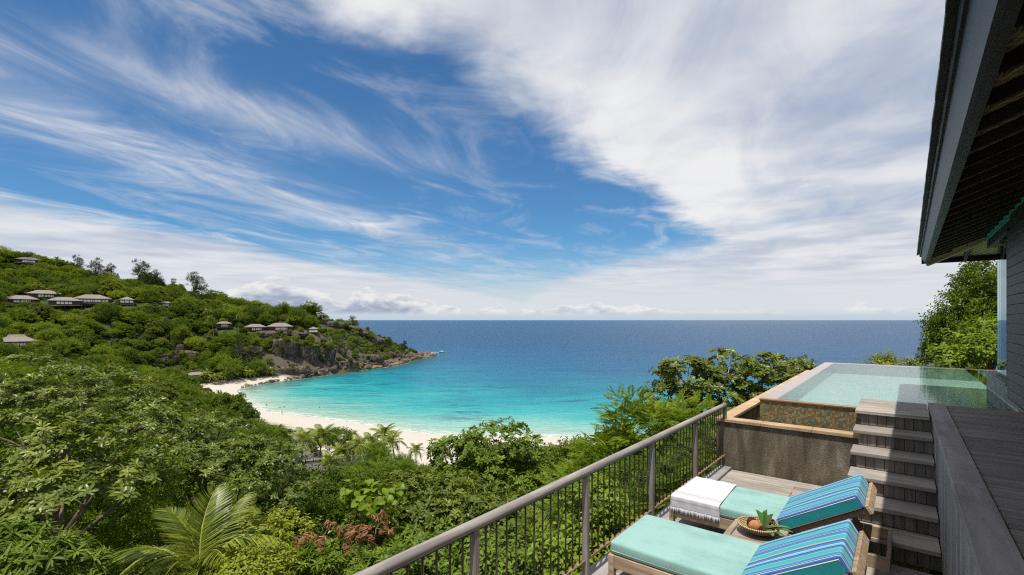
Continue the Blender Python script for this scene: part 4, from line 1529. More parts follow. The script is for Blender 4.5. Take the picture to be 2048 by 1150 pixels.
def frames(axis, rng):
    """rotation matrices taking +z to each axis with a random twist"""
    n_ = len(axis)
    z = axis / np.linalg.norm(axis, axis=1, keepdims=True)
    ref = rng.normal(size=(n_, 3))
    x = np.cross(ref, z); x /= np.linalg.norm(x, axis=1, keepdims=True) + 1e-9
    y = np.cross(z, x)
    return np.stack([x, y, z], axis=2)


def instance(templates, pos, axis, scale, rng, tone=None, lay=False):
    """many copies of the templates as one vertex/triangle soup with a tone per leaf"""
    R = frames(axis, rng)
    if lay:        # templates run along +x and lie flat
        x = axis / np.linalg.norm(axis, axis=1, keepdims=True)
        ref = np.array([0, 0, 1.0]) + rng.normal(size=(len(pos), 3)) * 0.3
        y = np.cross(ref, x); y /= np.linalg.norm(y, axis=1, keepdims=True) + 1e-9
        R = np.stack([x, y, np.cross(x, y)], axis=2)
    k_ = rng.integers(0, len(templates), len(pos))
    Vs, Ts, To, o = [], [], [], 0
    if tone is None:
        tone = rng.uniform(0, 1, len(pos))
    for q_, (V, T, Wl) in enumerate(templates):
        sel = np.where(k_ == q_)[0]
        if not len(sel):
            continue
        vv = np.einsum('nij,vj->nvi', R[sel] * scale[sel][:, None, None], V) + pos[sel][:, None, :]
        Vs.append(vv.reshape(-1, 3))
        Ts.append((T[None] + (np.arange(len(sel)) * len(V))[:, None, None]).reshape(-1, 3) + o)
        nl = Wl.max() + 1
        lt = np.clip(tone[sel][:, None] * 0.7 + 0.3 * rng.uniform(0, 1, (len(sel), nl)), 0, 1)
        To.append(lt[:, Wl].ravel())
        o += len(sel) * len(V)
    return np.vstack(Vs), np.vstack(Ts), np.concatenate(To)


def crown_points(lobes, n_clump, n_spray, rc, rng, up=0.45, zmin=-0.45, inner=0.35, plate=False):
    """lobes: list of (centre xyz, radii xyz). Clumps sit on the lobes, sprays on the clumps"""
    C = np.array([l[0] for l in lobes], float)
    Rr = np.array([l[1] for l in lobes], float)
    area = (Rr[:, 0] * Rr[:, 1] * Rr[:, 2]) ** (2 / 3)
    pick = rng.choice(len(lobes), n_clump, p=area / area.sum())
    d = rng.normal(size=(n_clump * 3, 3))
    d /= np.linalg.norm(d, axis=1, keepdims=True)
    d = d[d[:, 2] > zmin][:n_clump]
    pick = pick[:len(d)]
    fr = 1 - inner * rng.uniform(0, 1, len(d)) ** 1.5
    cc = C[pick] + Rr[pick] * d * fr[:, None]
    cn = d / (Rr[pick] / Rr[pick].mean(axis=1, keepdims=True))
    cn /= np.linalg.norm(cn, axis=1, keepdims=True)
    ctone = rng.uniform(0, 1, len(cc))
    rep = np.repeat(np.arange(len(cc)), n_spray)
    d2 = rng.normal(size=(len(rep), 3))
    d2 /= np.linalg.norm(d2, axis=1, keepdims=True)
    d2 += 0.7 * cn[rep] + np.array([0, 0, 0.9 if plate else 0.35])
    d2 /= np.linalg.norm(d2, axis=1, keepdims=True)
    rr = rc * rng.uniform(0.55, 1.1, len(rep)) * np.repeat(rng.uniform(0.7, 1.25, len(cc)), n_spray)
    pos = cc[rep] + d2 * rr[:, None] * np.array([1.3, 1.3, 0.5] if plate else [1.15, 1.15, 0.75])
    ax = d2 * 0.8 + np.array([0, 0, up]) + rng.normal(size=(len(rep), 3)) * 0.25
    tone = np.clip(ctone[rep] * 0.55 + rng.uniform(0, 0.45, len(rep)), 0, 1)
    return pos, ax, tone, cc


def leaf_mesh(name, V, T, tone, mat):
    return mesh_from(name, V, T, mat, None, False, {'tone': ('FACE', tone)})


def limb_pts(a, b, sag, n_=5, rng=RNG):
    a, b = np.array(a, float), np.array(b, float)
    off = rng.normal(size=3) * np.linalg.norm(b - a) * 0.07
    return [tuple(a + (b - a) * f_ + (off + np.array([0, 0, sag])) * math.sin(math.pi * f_)) for f_ in np.linspace(0, 1, n_)]


def trunk_mesh(base, fork, lobes, clumps, r0, mat, rng, twigs=14):
    m_ = MB()
    m_.tube(limb_pts(base, fork, 0, 6, rng), np.linspace(r0 * 1.25, r0 * 0.8, 6), 8)
    for (c, r_) in lobes:
        e_ = np.array(c) - np.array([0, 0, r_[2] * 0.3])
        m_.tube(limb_pts(fork, e_, 0.1 * np.linalg.norm(e_ - np.array(fork)), 6, rng), np.linspace(r0 * 0.62, r0 * 0.20, 6), 6)
    if len(clumps):
        C = np.array([l[0] for l in lobes])
        for i in rng.choice(len(clumps), min(twigs, len(clumps)), replace=False):
            j = int(np.argmin(np.linalg.norm(C - clumps[i], axis=1)))
            st_ = np.array(lobes[j][0]) - np.array([0, 0, lobes[j][1][2] * 0.3])
            m_.tube(limb_pts(st_, clumps[i], 0.0, 4, rng), np.linspace(r0 * 0.20, r0 * 0.05, 4), 5)
    return m_.mesh('trunk', mat, True, False)


SEED = [100]


def near_tree(name, label, cat, Y, lobes_px, templ, mat, n_clump, n_spray, rc, scale=1.0, r0=0.09, up=0.45, lay=False, group=None, bark=None, zmin=-0.45, twigs=14, base_px=None, tone_pow=1.0, plate=False):
    """a plant of its own, its lobes given as pixel ellipses at a depth"""
    SEED[0] += 1
    rng = np.random.default_rng(SEED[0])
    lobes = []
    for (u, v, ru, rv, dY) in lobes_px:
        yy = Y + dY
        c = P(u, v, yy)
        rx, rz = ru * yy / F, rv * yy / F
        lobes.append((c, (rx, max(rx * 0.8, 0.3), rz)))
    C = np.array([l[0] for l in lobes])
    cen = C.mean(0)
    if base_px is not None:
        q_ = P(base_px, 700, Y)
        bx, by = q_[0], q_[1]
    else:
        bx, by = cen[0], cen[1] + 0.2
    bz = float(terrain_z(np.array([bx]), np.array([by]))[0]) - 0.15
    base_ = np.array([bx, by, bz])
    lob = [(np.array(c) - base_, r_) for c, r_ in lobes]
    pos, ax, tone, cc = crown_points(lob, n_clump, n_spray, rc, rng, up, zmin, plate=plate)
    if lay:
        ax[:, 2] = ax[:, 2] * 0.3 + 0.05
    sc = scale * rng.uniform(0.75, 1.25, len(pos))
    V, T, to = instance(templ, pos, ax, sc, rng, tone ** tone_pow, lay)
    root = link(name, None, None, tuple(base_))
    tag(root, label, cat, group)
    cz_ = min(l[0][2] - l[1][2] for l in lob)
    fork = np.array([(cen - base_)[0] * 0.7, (cen - base_)[1] * 0.7, max(0.35, cz_ * 0.8)])
    link('trunk', trunk_mesh((0, 0, 0), fork, lob, cc, r0, bark or M_BARK, rng, twigs), root)
    link('crown', leaf_mesh('crown', V, T, to, mat), root)
    return root


ROS = [spray_rosette(0.175, 0.060, 9, 18) for _ in range(4)]
ROS_S = [spray_rosette(0.15, 0.06, 8) for _ in range(3)]
ROS_1 = [spray_rosette(0.22, 0.10, 7, seg=1) for _ in range(3)]
TWIG = [spray_twig(0.12, 0.055, 10, 0.30) for _ in range(3)]
TWIG3 = [spray_twig(0.13, 0.060, 10, 0.28, 3) for _ in range(3)]
FEATH = [spray_feather(0.46, 13, 0.115) for _ in range(4)]
FEATH_L = [spray_feather(0.5, 8, 0.20) for _ in range(3)]
LANCE = [spray_lance() for _ in range(3)]
LANCE_UP = [spray_lance(0.17, 0.036, 10, 30) for _ in range(3)]
NEED = [spray_needles() for _ in range(3)]

# ------------------------------------------------------------------ palms
def frond_mesh(L, n_=34, leaf=0.55, arch=0.45, hang=0.5, seed=0, wmul=1.0):
    """palm frond growing along +x from its base, arching down; rachis and leaflets"""
    rng = np.random.default_rng(seed)
    def rp(f_):
        return np.array([L * (f_ - 0.10 * arch * f_ * f_), 0.0, L * (0.25 * arch * f_ - 0.62 * arch * f_ * f_ * f_)])
    Vs, Ts, To, o = [], [], [], 0
    for i in range(n_):
        f_ = 0.14 + 0.86 * (i / (n_ - 1))
        p = rp(f_); d = rp(min(1, f_ + 0.02)) - rp(f_ - 0.02); d /= np.linalg.norm(d)
        ll = leaf * (0.55 + 0.75 * math.sin(math.pi * min(1, f_ * 0.95)) ** 0.8) * (1 - 0.45 * f_ ** 6)
        for sd in (-1, 1):
            side = np.array([0, sd, 0.0])
            dirv = d * (0.35 + 0.55 * f_) + side * 0.9 + np.array([0, 0, 0.28 - hang * 0.3]) + rng.normal(size=3) * 0.06
            dirv /= np.linalg.norm(dirv)
            w = 0.017 * wmul * (0.7 + 0.5 * math.sin(math.pi * f_))
            wv = np.cross(dirv, np.array([0, 0, 1.0])); wv /= np.linalg.norm(wv)
            pts = []
            for g in (0.0, 0.4, 0.75, 1.0):
                c = p + dirv * ll * g - np.array([0, 0, 1.0]) * hang * ll * 0.55 * g * g
                ww = w * (0.5, 1.0, 0.7, 0.05)[(0.0, 0.4, 0.75, 1.0).index(g)]
                pts += [c - wv * ww, c + wv * ww + np.array([0, 0, 0.012])]
            Vs.append(np.array(pts))
            Ts.append(np.array([(0, 1, 3), (0, 3, 2), (2, 3, 5), (2, 5, 4), (4, 5, 7), (4, 7, 6)]) + o)
            To.append(np.full(6, rng.uniform(0.1, 1.0)))
            o += 8
    V, T, to = np.vstack(Vs), np.vstack(Ts), np.concatenate(To)
    m_ = MB()
    pts = [tuple(rp(f_)) for f_ in np.linspace(0, 1, 12)]
    m_.tube(pts, list(np.linspace(0.030, 0.005, 12) * (L / 2.4)), 6)
    nv = len(V)
    allV = np.vstack([V, np.array(m_.V)])
    Fs = [tuple(t_) for t_ in T] + [tuple(i + nv for i in f_) for f_ in m_.F]
    return mesh_from('frond', allV, Fs, [L_PALM, M_RACHIS], [0] * len(T) + [1] * len(m_.F), False,
                     {'tone': ('FACE', np.concatenate([to, np.full(len(m_.F), 0.5)]))})


FR_NEAR = [frond_mesh(2.6, 58, 0.66, 0.6, 0.55, 1), frond_mesh(2.4, 56, 0.62, 1.0, 0.8, 2), frond_mesh(2.2, 52, 0.60, 1.4, 1.1, 3)]
FR_FAR = [frond_mesh(3.6, 20, 0.9, 0.7, 0.7, 4, 4.2), frond_mesh(3.4, 20, 0.85, 1.2, 0.9, 5, 4.2), frond_mesh(3.2, 18, 0.8, 1.7, 1.0, 6, 4.2)]


def palm_trunk(h, r, lean, rng):
    m_ = MB()
    pts, rad = [], []
    for f_ in np.linspace(0, 1, 10):
        pts.append((lean[0] * f_ * f_, lean[1] * f_ * f_, h * f_))
        rad.append(r * (1.35 - 0.55 * f_) * (1.04 if int(f_ * 9) % 2 else 1.0))
    m_.tube(pts, rad, 9)
    return m_.mesh('trunk', M_PALMTRUNK, True, False)


def near_palm(label, crown_at, fronds, h_extra=0.0, group=None):
    """fronds: (azimuth deg from +x world, elevation deg, length scale, mesh index)"""
    x, y, z = crown_at
    gz = float(terrain_z(np.array([x]), np.array([y]))[0]) - 0.2
    root = link('coconut_palm', None, None, (x, y, gz))
    tag(root, label, 'palm tree', group)
    link('trunk', palm_trunk(z - gz, 0.10, (0, 0), RNG), root)
    for (a_, e_, sc_, k_) in fronds:
        M_ = Matrix.Rotation(math.radians(a_), 4, 'Z') @ Matrix.Rotation(-math.radians(e_), 4, 'Y') @ Matrix.Rotation(random.uniform(-0.3, 0.3), 4, 'X')
        link('frond', FR_NEAR[k_], root, (0, 0, z - gz), M_.to_euler(), sc_)
    return root


def far_palm(at, h, seed, label, group, scale=1.0, nf=15):
    rng = np.random.default_rng(seed)
    root = link('coconut_palm', None, None, at)
    tag(root, label, 'palm tree', group)
    lean = rng.normal(size=2) * h * 0.08
    link('trunk', palm_trunk(h, 0.16 * scale, lean, rng), root)
    for i in range(nf):
        a_ = 2 * math.pi * (i * 0.382 + rng.uniform(-0.05, 0.05))
        e_ = math.radians(70 - 95 * (i / nf) + rng.uniform(-8, 8))
        k_ = 0 if i < nf * 0.4 else (1 if i < nf * 0.75 else 2)
        M_ = Matrix.Rotation(a_, 4, 'Z') @ Matrix.Rotation(-e_, 4, 'Y')
        link('frond', FR_FAR[k_], root, (lean[0], lean[1], h), M_.to_euler(), scale * rng.uniform(0.85, 1.1))
    return root


# ------------------------------------------------------------------ near plants, left to right
near_tree('broadleaf_tree', 'big tree with whorls of glossy olive leaves filling the left edge', 'tree', 10.5,
          [(40, 772, 115, 62, 3.0), (165, 790, 110, 55, 2.6), (265, 850, 80, 48, 2.2), (50, 880, 110, 58, 0.8), (190, 900, 105, 58, 0.2), (30, 985, 105, 55, -1.2), (170, 1000, 95, 50, -1.8), (285, 945, 70, 50, 1.0), (-60, 840, 100, 90, 2.0), (-60, 1000, 100, 80, -1.0)],
          ROS, L_OLIVE, 270, 7, 0.38, 0.86, 0.10, 0.8, base_px=60, twigs=60, plate=True)
near_tree('broadleaf_tree', 'smaller tree with whorled olive leaves behind the upright palm fronds', 'tree', 18,
          [(330, 856, 85, 42, 1.5), (430, 880, 85, 42, 0.5), (530, 920, 65, 40, 0.8), (575, 975, 45, 36, 0.0), (480, 940, 100, 60, -0.8), (390, 920, 85, 55, -0.5), (250, 800, 70, 40, 2.0), (560, 990, 70, 45, -1)],
          ROS, L_OLIVE, 220, 7, 0.48, 1.0, 0.15, 0.75, base_px=440, twigs=60, plate=True)
near_tree('lance_leaf_shrub', 'leafy shrub with narrow green leaves in the bottom left corner', 'shrub', 6.2,
          [(40, 1128, 100, 36, 0), (120, 1150, 60, 34, 0.2), (-40, 1110, 70, 50, 0)], LANCE_UP, L_MID, 60, 8, 0.20, 0.85, 0.04, 0.6)
near_tree('yellow_green_shrub', 'bright yellow-green shrub below the palm fronds', 'shrub', 8.8,
          [(530, 1140, 46, 28, 0), (490, 1165, 40, 22, -0.3), (580, 1160, 30, 20, 0.2)], TWIG3, L_YELLOW, 55, 6, 0.20, 0.62, 0.05, 0.7)
near_tree('yellow_green_shrub', 'small yellow-green shrub just right of the arching palm frond', 'shrub', 10.5,
          [(530, 1045, 36, 22, 0), (580, 1065, 36, 22, 0.2)], TWIG3, L_YELLOW, 26, 6, 0.2, 0.6, 0.05, 0.7)
near_tree('dense_tree', 'dense dark green tree in the middle below the beach palms', 'tree', 23,
          [(610, 1010, 90, 45, 0), (700, 1030, 100, 40, -1), (560, 1040, 80, 55, -1), (800, 1030, 80, 36, 0), (740, 1075, 90, 45, -2)],
          TWIG, L_DARK, 300, 8, 0.6, 1.5, 0.16, 0.5, base_px=660)
near_tree('feathery_tree', 'soft feathery green tree among the broadleaf trees in the middle', 'tree', 31,
          [(765, 968, 76, 28, 0), (835, 975, 56, 26, 0), (705, 975, 50, 24, 1), (885, 985, 45, 24, 0)], FEATH, L_FEATHER, 170, 9, 0.55, 1.2, 0.16, 0.35, lay=True)
near_tree('round_tree', 'tall glossy tree standing against the beach with rounded top', 'tree', 21,
          [(1000, 900, 75, 46, 0), (930, 925, 65, 48, 0), (1050, 940, 45, 46, 0.3), (980, 970, 100, 55, -0.7), (900, 1000, 75, 50, -1), (1050, 1010, 80, 55, -1), (1100, 1000, 46, 46, 0.6)],
          ROS_S, L_MID, 260, 8, 0.5, 1.35, 0.16, 0.5, base_px=1000, twigs=34)
near_tree('round_tree', 'small round green tree between the beach and the railing', 'tree', 24,
          [(1155, 925, 36, 26, 0), (1130, 960, 44, 34, 0), (1180, 960, 45, 36, 0)], TWIG, L_MID, 110, 8, 0.5, 1.3, 0.12, 0.5)
near_tree('broadleaf_tree', 'glossy broadleaf tree just left of the handrail', 'tree', 15,
          [(880, 1040, 80, 45, 0), (970, 1055, 80, 45, -0.5), (800, 1060, 60, 40, 0), (930, 1100, 90, 45, -1.2), (1040, 1060, 60, 50, -0.5)],
          ROS_S, L_OLIVE, 190, 8, 0.4, 1.15, 0.12, 0.5, base_px=910, twigs=26)
near_tree('climbing_vine', 'vine with large pale heart-shaped leaves in the middle of the shrubs', 'vine', 13.5,
          [(735, 1022, 30, 34, 0), (700, 1005, 26, 16, 0.1), (760, 1040, 24, 26, 0), (770, 1000, 20, 14, 0)], [spray_twig(0.24, 0.22, 5, 0.3, 3) for _ in range(2)], L_BRIGHT, 26, 2, 0.15, 0.9, 0.03, 0.6)
near_tree('mango_shrub', 'shrub with drooping red-brown young leaves beside the handrail', 'shrub', 9.6,
          [(680, 1080, 62, 26, 0), (760, 1090, 40, 34, 0.1), (630, 1092, 30, 20, 0), (752, 1052, 24, 18, 0.3)], [spray_lance(0.19, 0.034, 7, -45) for _ in range(3)], L_RED, 24, 4, 0.20, 0.8, 0.05, 0.1)
near_tree('mango_shrub', 'green narrow-leaved shrub under the red-brown young leaves', 'shrub', 9.3,
          [(650, 1135, 80, 28, 0), (760, 1140, 70, 30, 0.1), (840, 1120, 60, 40, 0.3), (580, 1150, 50, 24, 0)], LANCE_UP, L_MID, 90, 8, 0.22, 1.0, 0.05, 0.5)
near_tree('feathery_tree', 'bright feathery tree rising behind the far end of the railing', 'tree', 13.5,
          [(1290, 880, 70, 50, 0), (1240, 930, 70, 55, -0.3), (1370, 850, 62, 36, 0.8), (1190, 985, 70, 60, -0.6), (1320, 950, 80, 60, -0.5), (1260, 835, 38, 26, 0.6)],
          FEATH, L_BRIGHT, 190, 8, 0.38, 0.85, 0.10, 0.35, lay=True, base_px=1280)
near_tree('feathery_tree', 'deep green feathery thicket seen through the balusters', 'tree', 10.5,
          [(1330, 1000, 90, 60, 0), (1230, 1060, 80, 60, -0.5), (1420, 930, 50, 60, 0.8), (1400, 1010, 60, 60, 0), (1150, 1080, 70, 60, -0.8)],
          FEATH, L_FEATHER, 170, 8, 0.34, 0.75, 0.08, 0.3, lay=True, base_px=1300)
near_tree('leafy_shrub', 'light green shrub growing against the railing posts', 'shrub', 7.6,
          [(1190, 1075, 55, 55, 0), (1130, 1120, 60, 45, -0.2), (1230, 1130, 40, 40, 0), (1180, 1010, 34, 26, 0.3)], TWIG3, L_BRIGHT, 85, 8, 0.18, 0.72, 0.05, 0.6)
near_tree('leafy_shrub', 'dark green shrub behind the balusters nearest the camera', 'shrub', 8.2,
          [(900, 1140, 80, 50, 0), (990, 1150, 70, 50, 0), (1040, 1110, 40, 40, 0.4), (830, 1180, 60, 40, 0)], TWIG3, L_MID, 85, 8, 0.20, 0.75, 0.05, 0.6)
near_tree('open_tree', 'open twiggy tree with dark leaves against the sea beyond the railing', 'tree', 17.5,
          [(1375, 762, 62, 40, 0), (1455, 742, 62, 34, 0.4), (1530, 748, 55, 34, 0.6), (1600, 752, 40, 24, 1.2), (1345, 800, 50, 30, -0.2), (1440, 800, 70, 34, 0), (1540, 800, 60, 40, 0.4), (1620, 775, 40, 30, 1.2)],
          ROS_S, L_OLIVE, 240, 8, 0.34, 1.1, 0.13, 0.55, base_px=1460, twigs=60, bark=M_PALEBARK)
near_tree('pinnate_tree', 'dark green tree with layered leaves rising behind the pool', 'tree', 15.2,
          [(1965, 600, 46, 46, 0.2), (1945, 660, 52, 46, 0), (1985, 552, 36, 30, 0.3), (1965, 572, 34, 28, 0.1), (1935, 625, 40, 34, 0.0), (1905, 715, 34, 26, 0), (1960, 715, 56, 36, 0.6), (1915, 690, 38, 34, -0.2), (2010, 640, 56, 76, 0.6), (1902, 650, 24, 16, 0.2), (2075, 620, 80, 110, 1.5)],
          TWIG, L_MID, 460, 8, 0.24, 0.85, 0.14, 0.1, base_px=1975)
near_tree('leafy_shrub', 'sunlit yellow-green shrub at the far edge of the pool', 'shrub', 13.4,
          [(1950, 705, 50, 34, 0), (1910, 725, 36, 22, 0), (1990, 690, 40, 44, 0.2), (2040, 700, 50, 44, 0.4)], TWIG3, L_BRIGHT, 90, 8, 0.2, 0.8, 0.05, 0.5)
near_tree('leafy_shrub', 'low shrub tips showing over the far pool edge', 'shrub', 15.5,
          [(1785, 732, 26, 15, 0), (1765, 735, 18, 12, 0), (1850, 742, 26, 12, 0)], TWIG3, L_YELLOW, 26, 7, 0.16, 0.7, 0.04, 0.6)

pc = P(400, 1158, 10.2)
near_palm('young coconut palm with tall upright fronds in the left foreground', pc,
          [(110, 74, 0.74, 0), (62, 66, 0.72, 0), (150, 60, 0.70, 0), (30, 48, 0.8, 1), (5, 46, 0.85, 1), (-35, 52, 0.7, 1), (-90, 50, 0.62, 1), (200, 40, 0.9, 1), (-20, 34, 0.78, 2), (-60, 30, 0.8, 2), (-110, 32, 0.8, 2), (165, 22, 1.0, 2), (80, 50, 0.8, 1), (15, 20, 0.8, 2)])
pc = P(1075, 1175, 8.4)
near_palm('small coconut palm with pale fronds behind the balusters', pc,
          [(95, 78, 0.50, 0), (130, 62, 0.46, 0), (60, 58, 0.46, 1), (170, 40, 0.42, 1), (20, 40, 0.42, 1), (-70, 40, 0.4, 2)])

# ------------------------------------------------------------------ trees of the valley and the headland
def keep_line(u):
    """highest row that plants between the house and the beach may reach"""
    return np.interp(u, [-200, 0, 120, 240, 330, 385, 400, 440, 490, 540, 600, 700, 760, 830, 870, 905, 960, 1040, 1090, 1190, 1230, 1300, 1600, 1700],
                     [690, 700, 722, 740, 748, 770, 806, 812, 828, 848, 858, 868, 880, 898, 908, 892, 872, 872, 898, 890, 830, 770, 770, 800])


def keep_near(u):
    """the same for plants well in front of the beach, which leave the palms and roofs behind them open"""
    return np.interp(u, [560, 585, 655, 700, 740, 800, 830, 865, 890, 905], [900, 948, 950, 915, 896, 893, 903, 938, 945, 880])


def hit(u, v, y0=60.0, y1=620.0):
    """where the sight line through a pixel first meets the ground"""
    ys_ = np.arange(y0, y1, 1.0)
    z_ = CZ + (640.0 - v) / F * ys_
    g_ = ground((u - 1024.0) / F * ys_, ys_)
    k_ = np.where(g_ > z_)[0]
    return float(ys_[k_[0]]) if len(k_) else None


def std_crown(name, mat, templ, seed, R=3.2, Hc=2.4, n_lobe=6, n_clump=70, n_spray=6, rc=0.8, scale=1.0, lay=False, up=0.4, h=5.0):
    """crown of a tree of height about h + Hc, standing on its origin"""
    rng = np.random.default_rng(seed)
    lobes = [(np.array([0, 0, h + Hc * 0.35]), (R * 0.62, R * 0.62, Hc * 0.75))]
    for i in range(n_lobe):
        a = 2 * math.pi * (i + rng.uniform(-0.3, 0.3)) / n_lobe
        rr = R * rng.uniform(0.42, 0.68)
        lobes.append((np.array([rr * math.cos(a), rr * math.sin(a), h + Hc * rng.uniform(-0.35, 0.35)]), (R * rng.uniform(0.34, 0.5),) * 2 + (Hc * rng.uniform(0.38, 0.6),)))
    pos, ax, tone, cc = crown_points(lobes, n_clump, n_spray, rc, rng, up, -0.3)
    if lay:
        ax[:, 2] = ax[:, 2] * 0.3 + 0.05
    V, T, to = instance(templ, pos, ax, scale * rng.uniform(0.75, 1.25, len(pos)), rng, tone, lay)
    return leaf_mesh(name, V, T, to, mat), trunk_mesh((0, 0, -0.6), (0, 0, h * 0.55), lobes, cc, 0.035 * h, M_BARK, rng, 10)


MIDK = [('round_tree', 'rounded bright green tree', L_BRIGHT, TWIG, dict(scale=1.9, n_clump=95, rc=0.75)),
        ('broadleaf_tree', 'olive green broadleaf tree', L_OLIVE, ROS_1, dict(scale=1.7, n_clump=80, rc=0.75, n_spray=6)),
        ('dense_tree', 'dense mid green tree', L_MID, TWIG, dict(scale=1.9, n_clump=105, rc=0.7)),
        ('dark_tree', 'dark green leafy tree', L_DARK, TWIG, dict(scale=1.9, n_clump=95, rc=0.75)),
        ('feathery_tree', 'feathery light green tree', L_FEATHER, FEATH_L, dict(scale=2.0, n_clump=80, rc=0.75, lay=True, up=0.2))]
MIDM = []
for i, (nm, lb, mt, tp, kw) in enumerate(MIDK):
    MIDM.append([std_crown('crown', mt, tp, 300 + i * 3 + j, **kw) for j in range(2)])
# finer leaves for the trees close below the house
CLOSE = [std_crown('crown', L_BRIGHT, TWIG, 350, n_clump=230, n_spray=9, rc=0.55, scale=1.05), std_crown('crown', L_OLIVE, ROS_1, 351, n_clump=210, n_spray=8, rc=0.5, scale=0.9), std_crown('crown', L_MID, TWIG, 352, n_clump=240, n_spray=9, rc=0.5, scale=1.1),
         std_crown('crown', L_DARK, TWIG, 353, n_clump=240, n_spray=9, rc=0.5, scale=1.1), std_crown('crown', L_FEATHER, FEATH, 354, n_clump=170, n_spray=9, rc=0.55, scale=1.1, lay=True, up=0.2)]


def zone(u, yy):
    a = ['behind the big left-edge tree', 'above the upright palm fronds', 'left of the pointed pavilion', 'below the beach palm cluster', 'left of the tall round glossy tree', 'right of the tall round glossy tree', 'beyond the far end of the railing'][int(np.searchsorted([200, 420, 620, 780, 960, 1200], u))]
    b = ['close below the house', 'on the upper slope', 'halfway down the slope', 'low in the valley', 'by the sand'][int(np.searchsorted([24, 42, 75, 112], yy))]
    return b + ' ' + a



def los_clear(x, y, z, slack=3.0):
    f_ = np.linspace(0.25, 0.96, 22)
    g_ = ground(x * f_, y * f_)
    return bool(np.all(g_ - slack < CZ + (z - CZ) * f_))


VR = []     # image rectangles that must stay open, with the depth of what they show
for (nm, u, v, w, Y, g, sty) in VILLAS:
    VR.append((u - w * 0.45, v - w * 0.15, u + w * 0.45, v + (min(8, g * 0.7 * F / Y) if nm != 'v13' else -2), Y - 1))
VR += [(300, 704, 402, 733, 305), (345, 682, 440, 702, 318), (548, 672, 606, 742, 344), (606, 690, 672, 742, 350), (262, 625, 285, 655, 318), (0, 506, 36, 524, 405), (640, 640, 700, 656, 440), (470, 690, 515, 722, 330)]
CL0 = len(VILLAS)
VR += [(700, 850, 815, 886, 121), (588, 866, 668, 928, 112), (815, 882, 850, 903, 121), (880, 872, 905, 905, 110)]


def blocked(u0, v0, u1, v1, Y):
    for (a, b, c, d, yy) in VR:
        if Y < yy and u1 > a and u0 < c and v1 > b and v0 < d:
            return True
    return False


rng = np.random.default_rng(77)
NEARKEEP = []
cnt = 0
# valley: from just below the house to the back of the beach
spots = []
for yy in np.arange(15, 150, 5.6):
    for xx in np.arange(-1.25 * yy - 6, 0.45 * yy + 8, 5.6):
        spots.append((xx + rng.uniform(-2, 2), yy + rng.uniform(-2, 2)))
for (xx, yy) in spots:
    if yy < 13:
        continue
    g_ = float(terrain_z(np.array([xx]), np.array([yy]))[0])
    if g_ < 2.8:
        continue
    if polydist(np.array([xx]), np.array([yy]), BACK)[0] < 5 and yy > 130:
        continue
    u = 1024 + F * xx / yy
    R = rng.uniform(2.6, 4.2)
    ru = R * F / yy
    if u + ru < -20 or u - ru > 1720:
        continue
    extra = 60 if yy < 32 else (16 if yy < 60 else 3)
    vmax = max(keep_line(np.clip(u + q_, -150, 1650)) for q_ in (-ru * 0.8, 0, ru * 0.8)) + extra
    if yy < 101 and 560 < u < 905:
        vmax = max(vmax, float(keep_near(u)), float(keep_near(u - ru * 0.8)) if u - ru > 560 else 0, float(keep_near(u + ru * 0.8)) if u + ru < 900 else 0)
    ztop = CZ - (vmax - 640) / F * yy
    hmax = ztop - g_
    htot = min(rng.uniform(6.0, 9.5), hmax)
    if htot < 2.0:
        continue
    vtop = 640 - F * (g_ + htot - CZ) / yy
    if vtop > 1175:
        continue
    if blocked(u - ru, vtop, u + ru, vtop + 2 * ru, yy):
        continue
    k_ = int(rng.choice(5, p=[0.22, 0.24, 0.24, 0.18, 0.12]))
    nm, lb, mt, tp, kw = MIDK[k_]
    cm, tm = MIDM[k_][int(rng.integers(0, 2))]
    s_ = htot / 7.4
    sx_ = max(s_, R / 3.6) if htot > 3 else s_ * 1.5
    root = link(nm, None, None, (xx, yy, g_), (0, 0, rng.uniform(0, 6.28)), (sx_, sx_, s_))
    if yy < 45:
        cm, tm = CLOSE[k_]
    size = 'tall ' if htot > 7.6 else ('small ' if htot < 4.5 else '')
    lb2 = size + lb + ' ' + zone(u, yy)
    tag(root, lb2, 'tree', lb2)
    link('trunk', tm, root)
    link('crown', cm, root)
    cnt += 1
print('valley trees', cnt)

